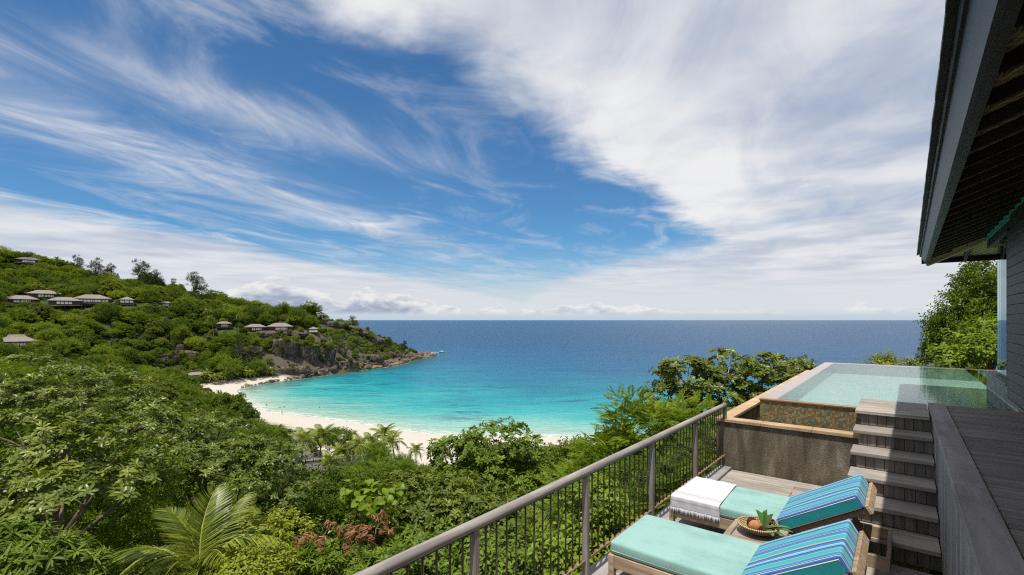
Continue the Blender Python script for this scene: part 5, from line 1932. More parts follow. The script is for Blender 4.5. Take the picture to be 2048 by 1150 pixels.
# undergrowth close to the house: small plants sharing a few meshes
UNDER = [std_crown('foliage', L_MID, TWIG3, 501, 0.7, 0.5, 4, 26, 6, 0.2, 0.8, False, 0.6, 0.5), std_crown('foliage', L_BRIGHT, TWIG3, 502, 0.7, 0.5, 4, 24, 6, 0.2, 0.8, False, 0.6, 0.5), std_crown('foliage', L_DARK, LANCE_UP, 503, 0.7, 0.5, 4, 24, 6, 0.2, 0.9, False, 0.6, 0.5)]
UL = ['low mid green undergrowth bush below the terrace', 'low bright green undergrowth bush below the terrace', 'low dark narrow-leaved undergrowth bush below the terrace']
cnt = 0
for yy in np.arange(6.0, 17, 0.95):
    for xx in np.arange(-1.15 * yy, 0.42 * yy + 1, 1.05):
        x_, y_ = xx + rng.uniform(-0.4, 0.4), yy + rng.uniform(-0.4, 0.4)
        t_, s_ = x_ * CA - y_ * SA, x_ * SA + y_ * CA
        if t_ > -2.9:
            continue
        g_ = float(terrain_z(np.array([x_]), np.array([y_]))[0])
        u, v = 1024 + F * x_ / y_, 640 - F * (g_ + 1.3 - CZ) / y_
        if u < -40 or v > 1180:
            continue
        k_ = int(rng.integers(0, 3))
        cm, tm = UNDER[k_]
        sc_ = rng.uniform(1.0, 1.7)
        root = link('undergrowth_bush', None, None, (x_, y_, g_), (0, 0, rng.uniform(0, 6.28)), sc_)
        tag(root, UL[k_], 'bush', UL[k_].replace('bush', 'bushes'))
        link('stem', tm, root)
        link('foliage', cm, root)
        cnt += 1
print('undergrowth', cnt)

# headland forest
FARK = [('m', F_MID, TWIG, dict(scale=2.7)), ('b', F_BRIGHT, TWIG, dict(scale=2.7)), ('d', F_DARK, TWIG, dict(scale=2.7)), ('o', F_OLIVE, ROS_1, dict(scale=2.4)), ('f', F_MID, FEATH_L, dict(scale=2.7, lay=True, up=0.2)), ('m2', F_DARK, ROS_1, dict(scale=2.5))]
FARM = []
for i, (nm, mt, tp, kw) in enumerate(FARK):
    cm, tm = std_crown('crown', mt, tp, 700 + i, 3.3, 2.6, 7, 95, 5, 0.72, h=3.4, **kw)
    # one mesh for crown and trunk: these trees are a few pixels across
    nv = len(cm.vertices)
    V1 = np.empty(nv * 3, np.float32); cm.vertices.foreach_get('co', V1)
    V2 = np.empty(len(tm.vertices) * 3, np.float32); tm.vertices.foreach_get('co', V2)
    F1 = [tuple(p.vertices) for p in cm.polygons]
    F2 = [tuple(i_ + nv for i_ in p.vertices) for p in tm.polygons]
    to = np.empty(len(F1), np.float32); cm.attributes['tone'].data.foreach_get('value', to)
    FARM.append(mesh_from('forest_tree', np.vstack([V1.reshape(-1, 3), V2.reshape(-1, 3)]), F1 + F2, [mt, M_BARK], [0] * len(F1) + [1] * len(F2), False, {'tone': ('FACE', np.concatenate([to, np.zeros(len(F2))]))}))

cands = []
gx = np.arange(-560, -70, 5.4)
gy = np.arange(150, 520, 5.4)
XX, YY = np.meshgrid(gx, gy)
XX = XX + rng.uniform(-1.9, 1.9, XX.shape); YY = YY + rng.uniform(-1.9, 1.9, YY.shape)
ZZ = terrain_z(XX, YY)
UU = 1024 + F * XX / YY
RK = polydist(XX, YY, WATER_ROCK)
BK = polydist(XX, YY, WATER_BEACH)
for x_, y_, z_, u, rk, bk in zip(XX.ravel(), YY.ravel(), ZZ.ravel(), UU.ravel(), RK.ravel(), BK.ravel()):
    if z_ < 2.6 or u < -45 or u > 850 or bk < 11:
        continue
    if y_ < 275 and x_ > -230 and (z_ < 2.7 or 640 - F * (z_ + 3.6 - CZ) / y_ < keep_line(u) + 2):
        continue
    if rk < 5 or (rk < 12 and rng.uniform() < 0.4):
        continue
    s_ = 0.7 + 1.05 * rng.uniform() ** 1.7
    if z_ < 30 and u > 540:
        s_ *= 0.72
    if u > 640:
        s_ *= 0.72
    if rng.uniform() < 0.12:
        s_ *= 0.5
    elif rng.uniform() < 0.06:
        s_ *= 1.35
    h = 6.2 * s_
    ru = 3.3 * s_ * F / y_
    vt = 640 - F * (z_ + h - CZ) / y_
    vb = 640 - F * (z_ - CZ) / y_
    if blocked(u - ru * 0.8, vt, u + ru * 0.8, vb, y_):
        s_ *= 0.42
        if u > 290 and vt > 660 and rng.uniform() < 0.6:
            cands.append((ru * 0.4, x_, y_, z_, s_ * rng.uniform(0.7, 1.5)))
            continue
        h = 6.2 * s_
        ru = 3.3 * s_ * F / y_
        vt = 640 - F * (z_ + h - CZ) / y_
        if blocked(u - ru * 0.7, vt, u + ru * 0.7, vb, y_):
            continue
    near_v = any(abs(x_ - pix(u_, v_, Y_)[0]) < 0.55 * w_ * Y_ / F + 2 and -1 < y_ - Y_ < 11 for (_n, u_, v_, w_, Y_, _g, _s) in VILLAS)
    if near_v:
        continue
    if not los_clear(x_, y_, z_ + h, 4.0):
        continue
    cands.append((ru, x_, y_, z_, s_))
cands.sort(key=lambda c: -c[0])
FARL = ['mid green', 'bright green', 'dark green', 'olive green', 'feathery green', 'broad-leaved green']
for (ru, x_, y_, z_, s_) in cands[:300]:
    k_ = int(rng.integers(0, 6))
    o = link('forest_tree', FARM[k_], None, (x_, y_, z_), (0, 0, rng.uniform(0, 6.28)), (s_ * rng.uniform(0.9, 1.15), s_ * rng.uniform(0.9, 1.15), s_ * rng.uniform(0.85, 1.2)))
    uu_ = 1024 + F * x_ / y_
    vv_ = 640 - F * (z_ + 3 - CZ) / y_
    zn = ('near the hillside villa row' if vv_ < 640 else 'on the slope below the hillside villas') if uu_ < 290 else ('between the two groups of villas' if vv_ < 690 and uu_ < 430 else ('around the pale granite slabs' if uu_ < 460 else ('above the granite cliff' if vv_ < 690 else 'at the foot of the granite cliff')))
    if y_ < 235:
        zn = 'in the valley left of the beach'
    lb2 = ('big ' if s_ > 1.25 else 'small ' if s_ < 0.6 else '') + FARL[k_] + ' forest tree ' + zn
    tag(o, lb2, 'tree', lb2)
rest = cands[300:]
print('headland trees', len(cands))
# the remaining trees as one mass
pts = mesh_from('forest_canopy', np.array([(x_, y_, z_) for (_r, x_, y_, z_, _s) in rest]), np.zeros((0, 3), int), [], None, False,
                {'sc': ('POINT', [c[4] for c in rest]), 'ro': ('POINT', rng.uniform(0, 6.28, len(rest))), 'kk': ('POINT', rng.integers(0, 6, len(rest)))})
fo = link('forest_canopy', pts)
tag(fo, 'dense green forest canopy covering the ridge and far slopes of the headland', 'forest', kind='stuff')
src = []
for k_ in range(6):
    so = next(o for o in COL.objects if o.name.startswith('forest_tree') and o.data == FARM[k_])
    src.append(so)
ng = bpy.data.node_groups.new('canopy', 'GeometryNodeTree')
ng.interface.new_socket('Geometry', in_out='INPUT', socket_type='NodeSocketGeometry')
ng.interface.new_socket('Geometry', in_out='OUTPUT', socket_type='NodeSocketGeometry')
gi = ng.nodes.new('NodeGroupInput'); go = ng.nodes.new('NodeGroupOutput')
m2p = ng.nodes.new('GeometryNodeMeshToPoints')
ng.links.new(gi.outputs[0], m2p.inputs['Mesh'])
g2i = ng.nodes.new('GeometryNodeGeometryToInstance')
for so in reversed(src):
    oi = ng.nodes.new('GeometryNodeObjectInfo'); oi.transform_space = 'ORIGINAL'
    oi.inputs['Object'].default_value = so
    oi.inputs['As Instance'].default_value = False
    ng.links.new(oi.outputs['Geometry'], g2i.inputs[0])
iop = ng.nodes.new('GeometryNodeInstanceOnPoints')
ng.links.new(m2p.outputs[0], iop.inputs['Points'])
ng.links.new(g2i.outputs[0], iop.inputs['Instance'])
iop.inputs['Pick Instance'].default_value = True


def named(nm, typ):
    q_ = ng.nodes.new('GeometryNodeInputNamedAttribute'); q_.data_type = typ
    q_.inputs['Name'].default_value = nm
    return q_.outputs[0]


ng.links.new(named('kk', 'FLOAT'), iop.inputs['Instance Index'])
cmb = ng.nodes.new('ShaderNodeCombineXYZ'); ng.links.new(named('ro', 'FLOAT'), cmb.inputs[2])
ng.links.new(cmb.outputs[0], iop.inputs['Rotation'])
cmb2 = ng.nodes.new('ShaderNodeCombineXYZ')
sc_ = named('sc', 'FLOAT')
for i in range(3):
    ng.links.new(sc_, cmb2.inputs[i])
ng.links.new(cmb2.outputs[0], iop.inputs['Scale'])
ng.links.new(iop.outputs[0], go.inputs[0])
md = fo.modifiers.new('canopy', 'NODES'); md.node_group = ng

# casuarinas standing out above the ridge
def casuarina(u, vb, hpx, Y, seed, lab, wide=1.0):
    rng_ = np.random.default_rng(seed)
    Y = (hit(u, vb - 4, 220) or Y) + 2.0
    b = P(u, vb, Y)
    gz = float(terrain_z(np.array([b[0]]), np.array([b[1]]))[0])
    top = CZ + (640 - (vb - hpx)) / F * Y
    h = top - gz
    root = tag(link('casuarina_tree', None, None, (b[0], b[1], gz - 0.3)), lab, 'tree', 'casuarinas on the headland ridge')
    lobes = []
    for i in range(15):
        f_ = 0.16 + 0.82 * (i / 14)
        rr = h * 0.25 * wide * (1.15 - 0.95 * f_)
        a = rng_.uniform(0, 6.28)
        lobes.append((np.array([rr * math.cos(a) * 1.3, rr * math.sin(a) * 1.3, h * f_]), (h * 0.17 * wide * (1.2 - 0.7 * f_), h * 0.17 * wide * (1.2 - 0.7 * f_), h * 0.10)))
    pos, ax, tone, cc = crown_points(lobes, 190, 7, h * 0.05, rng_, 0.5, -0.6)
    V, T, to = instance(NEED, pos, ax, h * 0.07 * rng_.uniform(0.6, 1.3, len(pos)), rng_, tone)
    link('trunk', trunk_mesh((0, 0, 0), (0, 0, h * 0.45), lobes, cc, 0.022 * h, M_BARK, rng_, 24), root)
    link('crown', leaf_mesh('crown', V, T, to, L_CASUA), root)


for i, (u, vb, hp, Y, wd, lab) in enumerate([(150, 560, 46, 415, 1.3, 'wide dark casuarina left of the others on the ridge line'), (192, 566, 44, 412, 0.9, 'narrow pointed casuarina next to the wide one on the ridge'), (222, 556, 26, 425, 0.6, 'small sparse casuarina tip in the middle of the ridge'),
                                        (280, 574, 50, 415, 1.1, 'tall casuarina with a forked top against the sky'), (312, 584, 40, 420, 0.9, 'pale thin casuarina right of the forked one'), (346, 588, 28, 425, 0.5, 'bare twiggy casuarina between the two biggest ridge trees'),
                                        (388, 606, 58, 405, 1.3, 'biggest dark casuarina at the right end of the ridge row'), (478, 738, 62, 322, 1.6, 'large soft grey-green casuarina in front of the cliff'), (705, 662, 30, 440, 1.2, 'casuarina bush where the ridge meets the sea horizon'), (808, 708, 26, 500, 1.0, 'small casuarina near the tip of the headland'), (780, 700, 24, 480, 1.3, 'low casuarina on the rocks before the headland tip')]):
    casuarina(u, vb, hp, Y, 900 + i, lab, wd)

# palms
def palm_at(u, vtop, Y, seed, lab, grp, scale=1.0, hmax=99.0):
    b = P(u, vtop, Y)
    gz = float(terrain_z(np.array([b[0]]), np.array([b[1]]))[0])
    far_palm((b[0], b[1], gz - 0.2), min(hmax, max(2.5, b[2] - gz)), seed, lab, grp, scale)


BP = [(640, 872, 118, 1.0, 'coconut palm leaning over the thatched pavilion'), (602, 880, 112, 0.9, 'full coconut palm left of the thatched pavilion'), (766, 868, 128, 1.05, 'tallest coconut palm in the cluster in front of the beach'), (790, 884, 124, 1.0, 'coconut palm at the right of the beach cluster'),
      (738, 888, 120, 0.9, 'small coconut palm at the left of the beach cluster'), (716, 892, 110, 0.9, 'yellowish coconut palm left of the beach cluster'), (752, 904, 106, 0.9, 'low yellow-green coconut palm below the beach cluster'), (832, 902, 124, 0.7, 'lone small coconut palm with its crown against the sand'),
      (897, 898, 112, 1.0, 'coconut palm half hidden by the round glossy tree'), (481, 812, 168, 0.8, 'slender coconut palm on the bright bush by the far beach'), (655, 924, 98, 0.8, 'low coconut palm right of the thatched pavilion'), (690, 905, 108, 0.8, 'coconut palm between the pavilion and the beach cluster')]
for i, (u, v, Y, sc_, lab) in enumerate(BP):
    palm_at(u, v, Y, 1200 + i, lab, 'coconut palms behind the beach', sc_ * 1.12)
for i in range(14):
    u = 412 + i * 10 + rng.uniform(-4, 4)
    vb_ = 772 - i * 1.2 + rng.uniform(-9, 3)
    palm_at(u, vb_ - 17, (hit(u, vb_, 200) or 300.0) + 3.0, 1300 + i, 'coconut palm in the grove at the foot of the cliff', 'coconut palms at the foot of the cliff', 1.05, 5.0)
palm_at(108, 517, 415, 1400, 'coconut palm on the skyline right of the topmost house', 'coconut palms on the ridge', 0.85)
palm_at(532, 610, 425, 1401, 'single tiny coconut palm on the skyline above the lower villas', 'coconut palms on the ridge', 0.75)
palm_at(112, 672, 280, 1402, 'coconut palm on the slope right of the big hipped villa', 'coconut palms on the ridge', 0.9)
for i in range(10):
    u, v = rng.uniform(200, 480), rng.uniform(612, 640)
    palm_at(u, v, 330 + (640 - v) * 0.8, 1410 + i, 'coconut palm among the trees of the headland slope', 'coconut palms on the headland slope', 0.8)

# ------------------------------------------------------------------ granite
def rock_mesh(seed, sub=3, flute=0.0, rough=0.22, freq=1.6):
    bm = bmesh.new()
    bmesh.ops.create_icosphere(bm, subdivisions=sub, radius=1.0)
    co = np.array([v_.co[:] for v_ in bm.verts])
    d = hnoise(co * freq, seed, 4) * rough
    blocky = np.abs(co).max(axis=1) / np.linalg.norm(co, axis=1)
    crack = np.exp(-(hnoise(co * 1.5, seed + 9, 2) / 0.07) ** 2) * 0.10 + np.exp(-(hnoise(co * 2.9, seed + 3, 2) / 0.06) ** 2) * 0.05
    r_ = (1 + d - crack) / (blocky ** 0.55)
    if flute:
        an = np.arctan2(co[:, 1], co[:, 0])
        r_ -= flute * np.abs(np.sin(an * 9 + hnoise(co * 0.9, seed + 5, 2) * 1.6)) ** 0.6 * np.clip(1.1 - np.abs(co[:, 2]), 0, 1)
    co = co * r_[:, None]
    for v_, c_ in zip(bm.verts, co):
        v_.co = Vector(c_)
    me = bpy.data.meshes.new('granite_boulder')
    bm.to_mesh(me); bm.free()
    me.materials.append(M_GRANITE)
    return me


CLIFF = [(350, 722, 104, 36, 0.06, 'wide pale granite slab in the middle of the headland forest', -0.1),
         (395, 694, 88, 26, 0.08, 'slanting streaked granite slab above the wide pale slab', -0.18),
         (568, 706, 56, 72, 0.16, 'tall dark fluted granite cliff face below the long villa', 0.1),
         (612, 712, 50, 66, 0.16, 'fluted granite buttress beside the tall dark cliff face', 0.15),
         (648, 716, 46, 58, 0.14, 'ribbed granite buttress nearest the sea on the cliff', 0.2),
         (580, 745, 78, 22, 0.08, 'low granite wall at the foot of the cliff above the water', 0.0),
         (505, 708, 46, 44, 0.10, 'granite face half hidden by the grey-green casuarina', 0.0),
         (530, 672, 60, 18, 0.08, 'pale granite ledge under the low villa', 0.0),
         (272, 640, 22, 36, 0.10, 'upright granite rock among trees below the villas', 0.1),
         (14, 518, 34, 22, 0.05, 'big rounded granite boulder beside the topmost house', 0.0),
         (660, 652, 62, 18, 0.10, 'long granite outcrop on the ridge before the sea', 0.12),
         (712, 664, 60, 20, 0.10, 'granite outcrop lower down the descending ridge', 0.2),
         (752, 684, 44, 20, 0.10, 'granite outcrop on the last part of the ridge', 0.25),
         (690, 735, 60, 26, 0.10, 'granite ledge just above the water right of the cliff', 0.05),
         (680, 705, 26, 30, 0.12, 'narrow granite rib among bushes right of the cliff', 0.2),
         (740, 722, 60, 26, 0.12, 'granite headland face near the boulders of the point', 0.1),
         (785, 714, 40, 26, 0.12, 'granite shoulder behind the point', 0.2),
         (725, 695, 22, 16, 0.08, 'single granite rock in the bushes above the point', 0.0),
         (455, 700, 30, 22, 0.08, 'small granite face left of the grey-green casuarina', 0.1),
         (310, 715, 26, 22, 0.06, 'granite block at the left end of the wide pale slab', 0.1),
         (590, 668, 50, 10, 0.06, 'granite shelf carrying the long villa terrace', 0.0)]
for i, (u, v, wp, hp, fl, lab, tilt) in enumerate(CLIFF):
    Y = hit(u, v, 220) or hit(u, v + 5, 220) or 440.0
    c = P(u, v, Y)
    w_, h_ = wp * Y / F / 2, hp * Y / F / 2
    dp = min(w_ * 0.6, 5.0)
    o = link('granite_outcrop', rock_mesh(40 + i, 5, fl, 0.16, 2.2), None, tuple(c + np.array([0, dp * 0.1, 0])), (0.10, tilt, math.atan2(-c[0], c[1]) * 0.8 + rng.uniform(-0.2, 0.2)), (w_ * 0.95, dp, h_ * (1.15 if wp > hp * 2 else 0.88)))
    tag(o, lab, 'rock', 'granite faces of the headland')
    # bushes rooted in the ledges of the rock
    bpy.context.view_layer.update()
    mw = o.matrix_world
    vs_ = o.data.vertices
    pick_ = [v_ for v_ in vs_ if v_.co.y < 0.2 and v_.normal.z > 0.15]
    for q_ in range(int(min(18, max(3, wp * hp / 170)))):
        v_ = pick_[int(rng.integers(0, len(pick_)))]
        wpt = mw @ v_.co
        ss_ = rng.uniform(0.22, 0.68)
        bo_ = link('cliff_bush', FARM[int(rng.integers(0, 6))], None, (wpt.x, wpt.y, wpt.z - 1.9 * ss_), (0, 0, rng.uniform(0, 6.28)), ss_)
        lb2 = 'green bush growing on the ' + ('granite faces of the cliff' if 480 < u < 700 else 'granite rocks near the point' if u >= 700 else 'granite slabs in the headland forest')
        tag(bo_, lb2, 'bush', lb2)
BOULD = [rock_mesh(80 + i, 3, 0.0, 0.26, 1.4) for i in range(6)]
wr = np.array(WATER_ROCK[:14])
seg = np.linalg.norm(np.diff(wr, axis=0), axis=1)
cum = np.r_[0, np.cumsum(seg)]
d = 2.0
nb_ = 0
while d < cum[-1]:
    x_ = np.interp(d, cum, wr[:, 0]); y_ = np.interp(d, cum, wr[:, 1])
    for rep in range(2 if d > 60 else 1):
        r_ = rng.uniform(0.9, 2.6) * (0.55 if d < 45 else 1.0) * (1.25 if rep else 1.0)
        ox = -rng.uniform(-0.6, 1.5) - rep * rng.uniform(2.5, 6)
        z_ = max(-0.2, float(ground(np.array([x_ + ox]), np.array([y_ + 0.4 * ox * -1]))[0]))
        o = link('shore_boulder', BOULD[int(rng.integers(0, 6))], None, (x_ + ox, y_ - 0.4 * ox, min(z_, 4.0) + r_ * 0.12), tuple(rng.uniform(-0.5, 0.5, 2)) + (rng.uniform(0, 6.28),), (r_ * rng.uniform(0.9, 1.5), r_ * rng.uniform(0.8, 1.2), r_ * rng.uniform(0.6, 0.95)))
        zb_ = 'small granite boulder where the beach meets the headland' if d < 45 else ('granite boulder at the waterline below the fluted cliff' if d < 125 else 'granite boulder at the waterline towards the point')
        if rep:
            zb_ = zb_.replace('granite boulder', 'granite boulder set back').replace('at the waterline', 'from the waterline')
        tag(o, zb_, 'boulder', zb_)
        nb_ += 1
    d += rng.uniform(1.8, 3.6)
for i in range(9):
    f_ = i / 8
    c = P(836 + f_ * 34, 716 - f_ * 5, 545 + rng.uniform(-6, 6))
    r_ = rng.uniform(1.6, 3.6) * (1.3 - 0.6 * f_)
    o = link('point_boulder', BOULD[i % 6], None, (c[0], c[1], r_ * 0.25), (rng.uniform(-0.4, 0.4), 0.2, rng.uniform(0, 6)), (r_ * 1.4, r_, r_ * 0.75))
    tag(o, 'granite boulder in the sea at the very tip of the point', 'boulder', 'boulders at the tip of the point')
print('boulders', nb_)

near_tree('round_tree', 'domed bright green tree at the back of the far beach below the slender palm', 'tree', 152, [(418, 856, 46, 22, 0), (466, 876, 32, 15, 0), (372, 850, 38, 26, 2), (440, 892, 60, 22, -3)], TWIG, L_BRIGHT, 330, 7, 0.8, 3.0, 0.3, 0.5)
near_tree('round_tree', 'flat-topped green tree in front of the sand left of the beach palm cluster', 'tree', 128, [(672, 878, 36, 13, 0), (650, 890, 30, 14, 0), (700, 892, 26, 12, 0)], TWIG, L_MID, 150, 7, 0.9, 3.2, 0.22, 0.5)
# ------------------------------------------------------------------ villas
M_VROOF = plain('villa_roof', (0.205, 0.175, 0.155), 0.8, 0.2, 0.18, 1.2, 0.3)
M_VROOFD = plain('villa_roof_dark', (0.11, 0.10, 0.105), 0.7, 0.3, 0.2, 1.2, 0.3)
M_VWALL = plain('villa_wall', (0.075, 0.052, 0.040), 0.75, 0.2, 0.3, 1.0)
M_VCURT = plain('villa_window', (0.74, 0.76, 0.74), 0.3, 0.5, 0.25, 1.0)
M_VDECK = plain('villa_deck', (0.24, 0.22, 0.17), 0.8, 0.2, 0.3, 1.0)
M_VPOST = plain('villa_post', (0.42, 0.28, 0.06), 0.7, 0.2, 0.2, 1.0)
VLAB = {'v1': 'topmost dark-roofed house on the skyline beside a boulder', 'v2': 'highest of the villas in the row on the left slope', 'v3': 'leftmost villa of the hillside row with pale windows', 'v4': 'villa on stilts between the leftmost and the largest villa',
        'v5': 'largest two-part villa on the hillside with a wide terrace', 'v6': 'small square villa with a pointed roof right of the largest villa', 'v7': 'villa roof just showing above trees right of the hillside row', 'v8': 'small villa on the left of the group above the cliff',
        'v9': 'low villa next to the longest one above the cliff', 'v10': 'longest villa above the fluted cliff', 'v11': 'little pyramid-roofed hut nearest the sea above the cliff', 'v12': 'villa with tall tiered roof and yellow posts low on the left',
        'v13': 'single pale roof among trees near the far end of the beach', 'v14': 'open pavilion with grey pointed roof among palms behind the beach', 'v15': 'low grey roof in front of the pointed pavilion', 'v16': 'small grey roof behind the beach by the half hidden palm'}


def villa(key, u, v, wp, Y, g, sty):
    c = P(u, v, Y)
    w = wp * Y / F * (0.92 if Y > 200 else 1.0)
    rot = math.atan2(-c[0], c[1])
    dpt = w * (0.62 if sty not in ('pyramid', 'pavilion') else 0.95)
    root = tag(link('villa', None, None, (c[0], c[1], c[2] - g - 0.4), (0, 0, rot)), VLAB[key], 'house', 'villas on the hillside' if Y > 200 else 'roofs behind the beach')
    ez = g + 0.4                                       # eave height above base
    rh = {'hip': 0.145, 'dark': 0.13, 'stilt': 0.14, 'grand': 0.14, 'pyramid': 0.24, 'tall': 0.17, 'pavilion': 0.30, 'low': 0.22}[sty] * w
    rm_ = M_VROOFD if sty in ('dark', 'pavilion', 'low') else M_VROOF
    m_ = MB()
    hx, y0, y1 = w / 2, 0.0, dpt
    rl_ = 0.02 if sty in ('pyramid', 'pavilion') else max(0.1, hx - dpt * 0.5)
    ym = dpt / 2
    V = [(-hx, y0, ez), (hx, y0, ez), (hx, y1, ez), (-hx, y1, ez), (-rl_, ym, ez + rh), (rl_, ym, ez + rh),
         (-hx, y0, ez - 0.18), (hx, y0, ez - 0.18), (hx, y1, ez - 0.18), (-hx, y1, ez - 0.18)]
    if sty == 'tall':
        V = V[:6] + V[6:]
        V[4] = (-rl_ * 0.9, ym, ez + rh); V[5] = (rl_ * 0.9, ym, ez + rh)
    m_.raw(V, [(0, 1, 5, 4), (1, 2, 5), (2, 3, 4, 5), (3, 0, 4), (0, 6, 7, 1), (1, 7, 8, 2), (2, 8, 9, 3), (3, 9, 6, 0), (6, 9, 8, 7)])
    rf = link('roof', m_.mesh('roof', rm_), root)
    m_ = MB()
    m_.box(-rl_ - 0.1, rl_ + 0.1, ym - 0.12, ym + 0.12, ez + rh - 0.08, ez + rh + 0.10)
    link('ridge_cap', m_.mesh('ridge_cap', rm_), rf)
    ins = 0.06 * w
    fl = 0.9 if sty in ('stilt', 'grand') else 0.0
    base_z = max(0.0, ez - 3.0)
    if sty not in ('pavilion',):
        m_ = MB()
        m_.box(-hx + ins, hx - ins, ins * 0.9, dpt - ins, base_z if sty == 'stilt' else 0.0, ez - 0.19)
        link('wall', m_.mesh('wall', M_VWALL), root)
        # windows across the front
        n_ = {'grand': 9, 'hip': 5, 'stilt': 4, 'dark': 5, 'tall': 6, 'pyramid': 3, 'low': 3}[sty]
        span = (w - 2 * ins) * (0.92 if sty in ('grand', 'pyramid') else 0.5)
        x0 = -span / 2 + (0.06 * w if sty == 'hip' else 0)
        for i in range(n_):
            a = x0 + span * i / n_
            b = x0 + span * (i + 1) / n_ - 0.14
            if b - a < 0.2:
                continue
            m_ = MB()
            m_.box(a, b, ins * 0.9 - 0.07, ins * 0.9 - 0.01, ez - 2.35, ez - 0.65)
            fm = link('window', m_.mesh('window', M_VWALL), root)
            m_ = MB()
            m_.box(a + 0.07, b - 0.07, ins * 0.9 - 0.11, ins * 0.9 - 0.072, ez - 2.25, ez - 0.75)
            link('pane', m_.mesh('pane', M_VCURT), fm)
    pm_ = MB()
    pm_.box(-0.11, 0.11, -0.11, 0.11, 0, ez - 0.19)
    pme = pm_.mesh('post', M_VPOST if sty == 'tall' else M_VWALL)
    for x in np.linspace(-hx + 0.5, hx - 0.5, 4 if sty in ('pavilion', 'pyramid') else 5):
        link('post', pme, root, (float(x), 0.45, 0))
    if sty in ('pavilion',):
        for x in (-hx + 0.5, hx - 0.5):
            link('post', pme, root, (x, dpt - 0.45, 0))
    if sty in ('stilt', 'grand', 'dark') or key in ('v10',):
        m_ = MB()
        ww = hx * (1.25 if sty == 'grand' else 1.0)
        m_.box(-ww + (0.8 if sty == 'grand' else 0), ww + (2.5 if sty == 'grand' else 0), -1.6, 0.35, ez - 3.35, ez - 3.05)
        link('terrace', m_.mesh('terrace', M_VDECK), root)
        for x in np.linspace(-ww + 1, ww - 0.4, 4):
            link('stilt', plank_mesh(0.2, 0.2, 3.0, M_VWALL), root, (float(x), -1.2, ez - 4.85))
    if sty == 'tall':
        m_ = MB()
        a, b = rl_ * 1.0 + 0.8, ez + rh * 0.72
        m_.raw([(-a, ym - 1.2, b), (a, ym - 1.2, b), (a, ym + 1.2, b), (-a, ym + 1.2, b), (-a + 1.0, ym, b + 1.5), (a - 1.0, ym, b + 1.5)], [(0, 1, 5, 4), (1, 2, 5), (2, 3, 4, 5), (3, 0, 4), (0, 3, 2, 1)])
        link('upper_roof', m_.mesh('upper_roof', rm_), root)


for vv in VILLAS:
    villa(*vv)

# ------------------------------------------------------------------ people in the water, a boat
M_SKIN = plain('skin', (0.35, 0.20, 0.13), 0.6, 0.3, 0.1, 3)
M_SWIM = plain('swimwear', (0.03, 0.035, 0.06), 0.7, 0.3, 0.1, 3)


def person_mesh():
    J = [(0, 0, 0.95, .13), (0, 0, 1.15, .12), (0, 0, 1.38, .15), (0, 0, 1.52, .06), (0, 0.01, 1.64, .095), (0, 0.01, 1.74, .08),
         (0.19, 0, 1.42, .06), (0.28, 0.06, 1.15, .042), (0.30, 0.16, 0.95, .035), (-0.19, 0, 1.42, .06), (-0.29, 0.05, 1.16, .042), (-0.31, 0.14, 0.95, .035),
         (0.10, 0, 0.90, .095), (0.11, 0, 0.48, .065), (0.11, 0.01, 0.06, .045), (-0.10, 0, 0.90, .095), (-0.12, 0, 0.48, .065), (-0.12, 0.01, 0.06, .045)]
    E_ = [(0, 1), (1, 2), (2, 3), (3, 4), (4, 5), (2, 6), (6, 7), (7, 8), (2, 9), (9, 10), (10, 11), (0, 12), (12, 13), (13, 14), (0, 15), (15, 16), (16, 17)]
    me = bpy.data.meshes.new('person')
    me.from_pydata([j[:3] for j in J], E_, [])
    o = bpy.data.objects.new('tmp', me); COL.objects.link(o)
    sk = o.modifiers.new('s', 'SKIN')
    for v_, j in zip(me.skin_vertices[0].data, J):
        v_.radius = (j[3], j[3]); v_.use_root = False
    me.skin_vertices[0].data[0].use_root = True
    sb = o.modifiers.new('d', 'SUBSURF'); sb.levels = 1
    dg = bpy.context.evaluated_depsgraph_get()
    res = bpy.data.meshes.new_from_object(o.evaluated_get(dg))
    bpy.data.objects.remove(o)
    res.materials.clear(); res.materials.append(M_SKIN); res.materials.append(M_SWIM)
    for p in res.polygons:
        p.use_smooth = True
        p.material_index = 1 if 0.78 < p.center.z < 1.02 and abs(p.center.x) < 0.22 else 0
    return res


PM = person_mesh()
for (u, v, lab, dz_) in ((533, 811, 'person wading in the shallows nearest the far beach', -0.7), (560, 816, 'person standing in the water left of the pair', -0.85), (568, 815, 'person standing in the water right of the pair', -0.85), (639, 816, 'person standing alone farther out in the turquoise water', -0.95), (564, 831, 'person walking on the wet sand at the waterline', 0.1)):
    Y = F * CZ / (v - 640.0)
    c = P(u, v, Y)
    gz = max(0.0, float(ground(np.array([c[0]]), np.array([c[1]]))[0])) if dz_ > 0 else 0.0
    tag(link('person', PM, None, (c[0], c[1], gz + min(dz_, 0.0)), (0, 0, rng.uniform(0, 6.28))), lab, 'person', 'people at the beach')

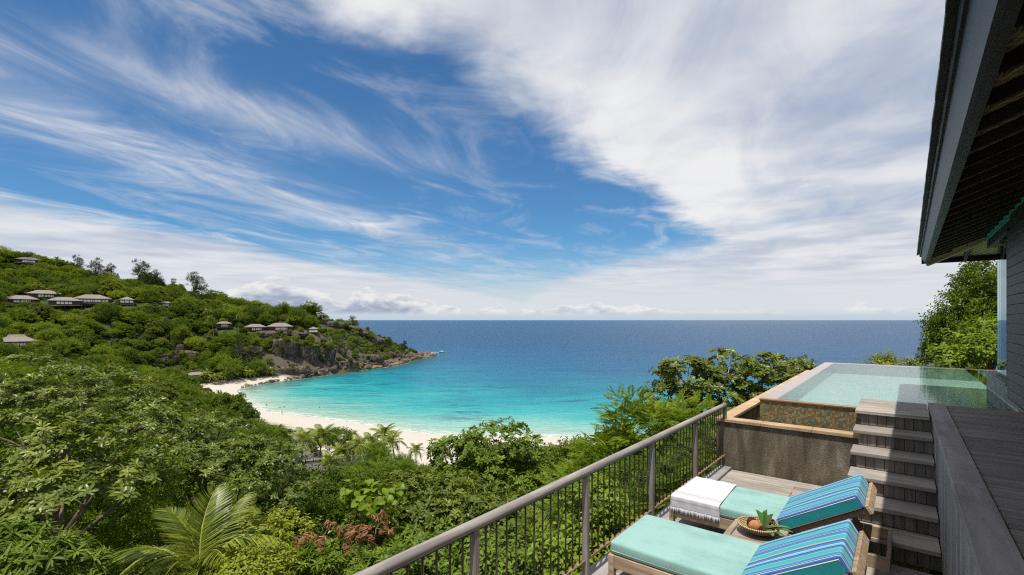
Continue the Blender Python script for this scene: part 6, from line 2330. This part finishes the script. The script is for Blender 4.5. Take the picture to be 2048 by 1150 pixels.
M_HULL = plain('boat_hull', (0.78, 0.78, 0.78), 0.35, 0.5, 0.05, 3)
c = P(884, 704.5, 599)
bt = tag(link('motor_boat', None, None, (c[0], c[1], 0.05), (0, 0, 0.1)), 'small white motor boat passing beyond the tip of the headland', 'boat')
m = MB()
secs = [(-3.2, 1.1, 0.0, 0.9), (-1.0, 1.2, -0.1, 0.95), (1.5, 1.0, 0.0, 1.1), (2.8, 0.5, 0.25, 1.25), (3.5, 0.03, 0.7, 1.4)]
V = []
for x, hw_, zk, zd in secs:
    V += [(x, 0, zk), (x, hw_ * 0.8, zk + 0.25), (x, hw_, zd), (x, -hw_, zd), (x, -hw_ * 0.8, zk + 0.25)]
Fs = []
for i in range(len(secs) - 1):
    for k_ in range(5):
        a = i * 5 + k_; b = i * 5 + (k_ + 1) % 5
        Fs.append((a, b, b + 5, a + 5))
Fs += [(4, 3, 2, 1, 0), tuple(range(20, 25))]
m.raw(V, Fs)
link('hull', m.mesh('hull', M_HULL), bt)
m = MB(); m.prism([(-1.0, 0.95), (0.9, 1.0), (0.4, 1.75), (-0.9, 1.85)], 1, -0.8, 0.8)
link('cabin', m.mesh('cabin', M_HULL), bt)
m = MB(); m.prism([(0.93, 1.05), (0.95, 1.05), (0.47, 1.70), (0.45, 1.70)], 1, -0.7, 0.7)
link('windscreen', m.mesh('windscreen', M_VWALL), bt)
m = MB(); m.box(-3.6, -3.2, -0.25, 0.25, 0.1, 1.2, b=0.05)
link('outboard_motor', m.mesh('outboard_motor', M_VWALL), bt)
m = MB()
wv, wf = [], []
nn = 24
for i in range(nn + 1):
    f_ = i / nn
    w_ = 0.7 + 2.6 * f_ ** 0.7 + 0.5 * math.sin(i * 2.3)
    x_ = c[0] - 3.4 - 30 * f_
    y_ = c[1] - 0.4 + 0.6 * math.sin(i * 0.9)
    wv += [(x_, y_ - w_, 0.03), (x_, y_, 0.10 + 0.05 * math.sin(i * 1.7)), (x_, y_ + w_, 0.03)]
for i in range(nn):
    for k_ in range(2):
        a = i * 3 + k_
        wf.append((a, a + 1, a + 4, a + 3))
m.raw(wv, wf)
wk = tag(link('boat_wake', m.mesh('boat_wake', M_FOAM, True)), 'white foam wake trailing behind the motor boat', 'foam', kind='stuff')
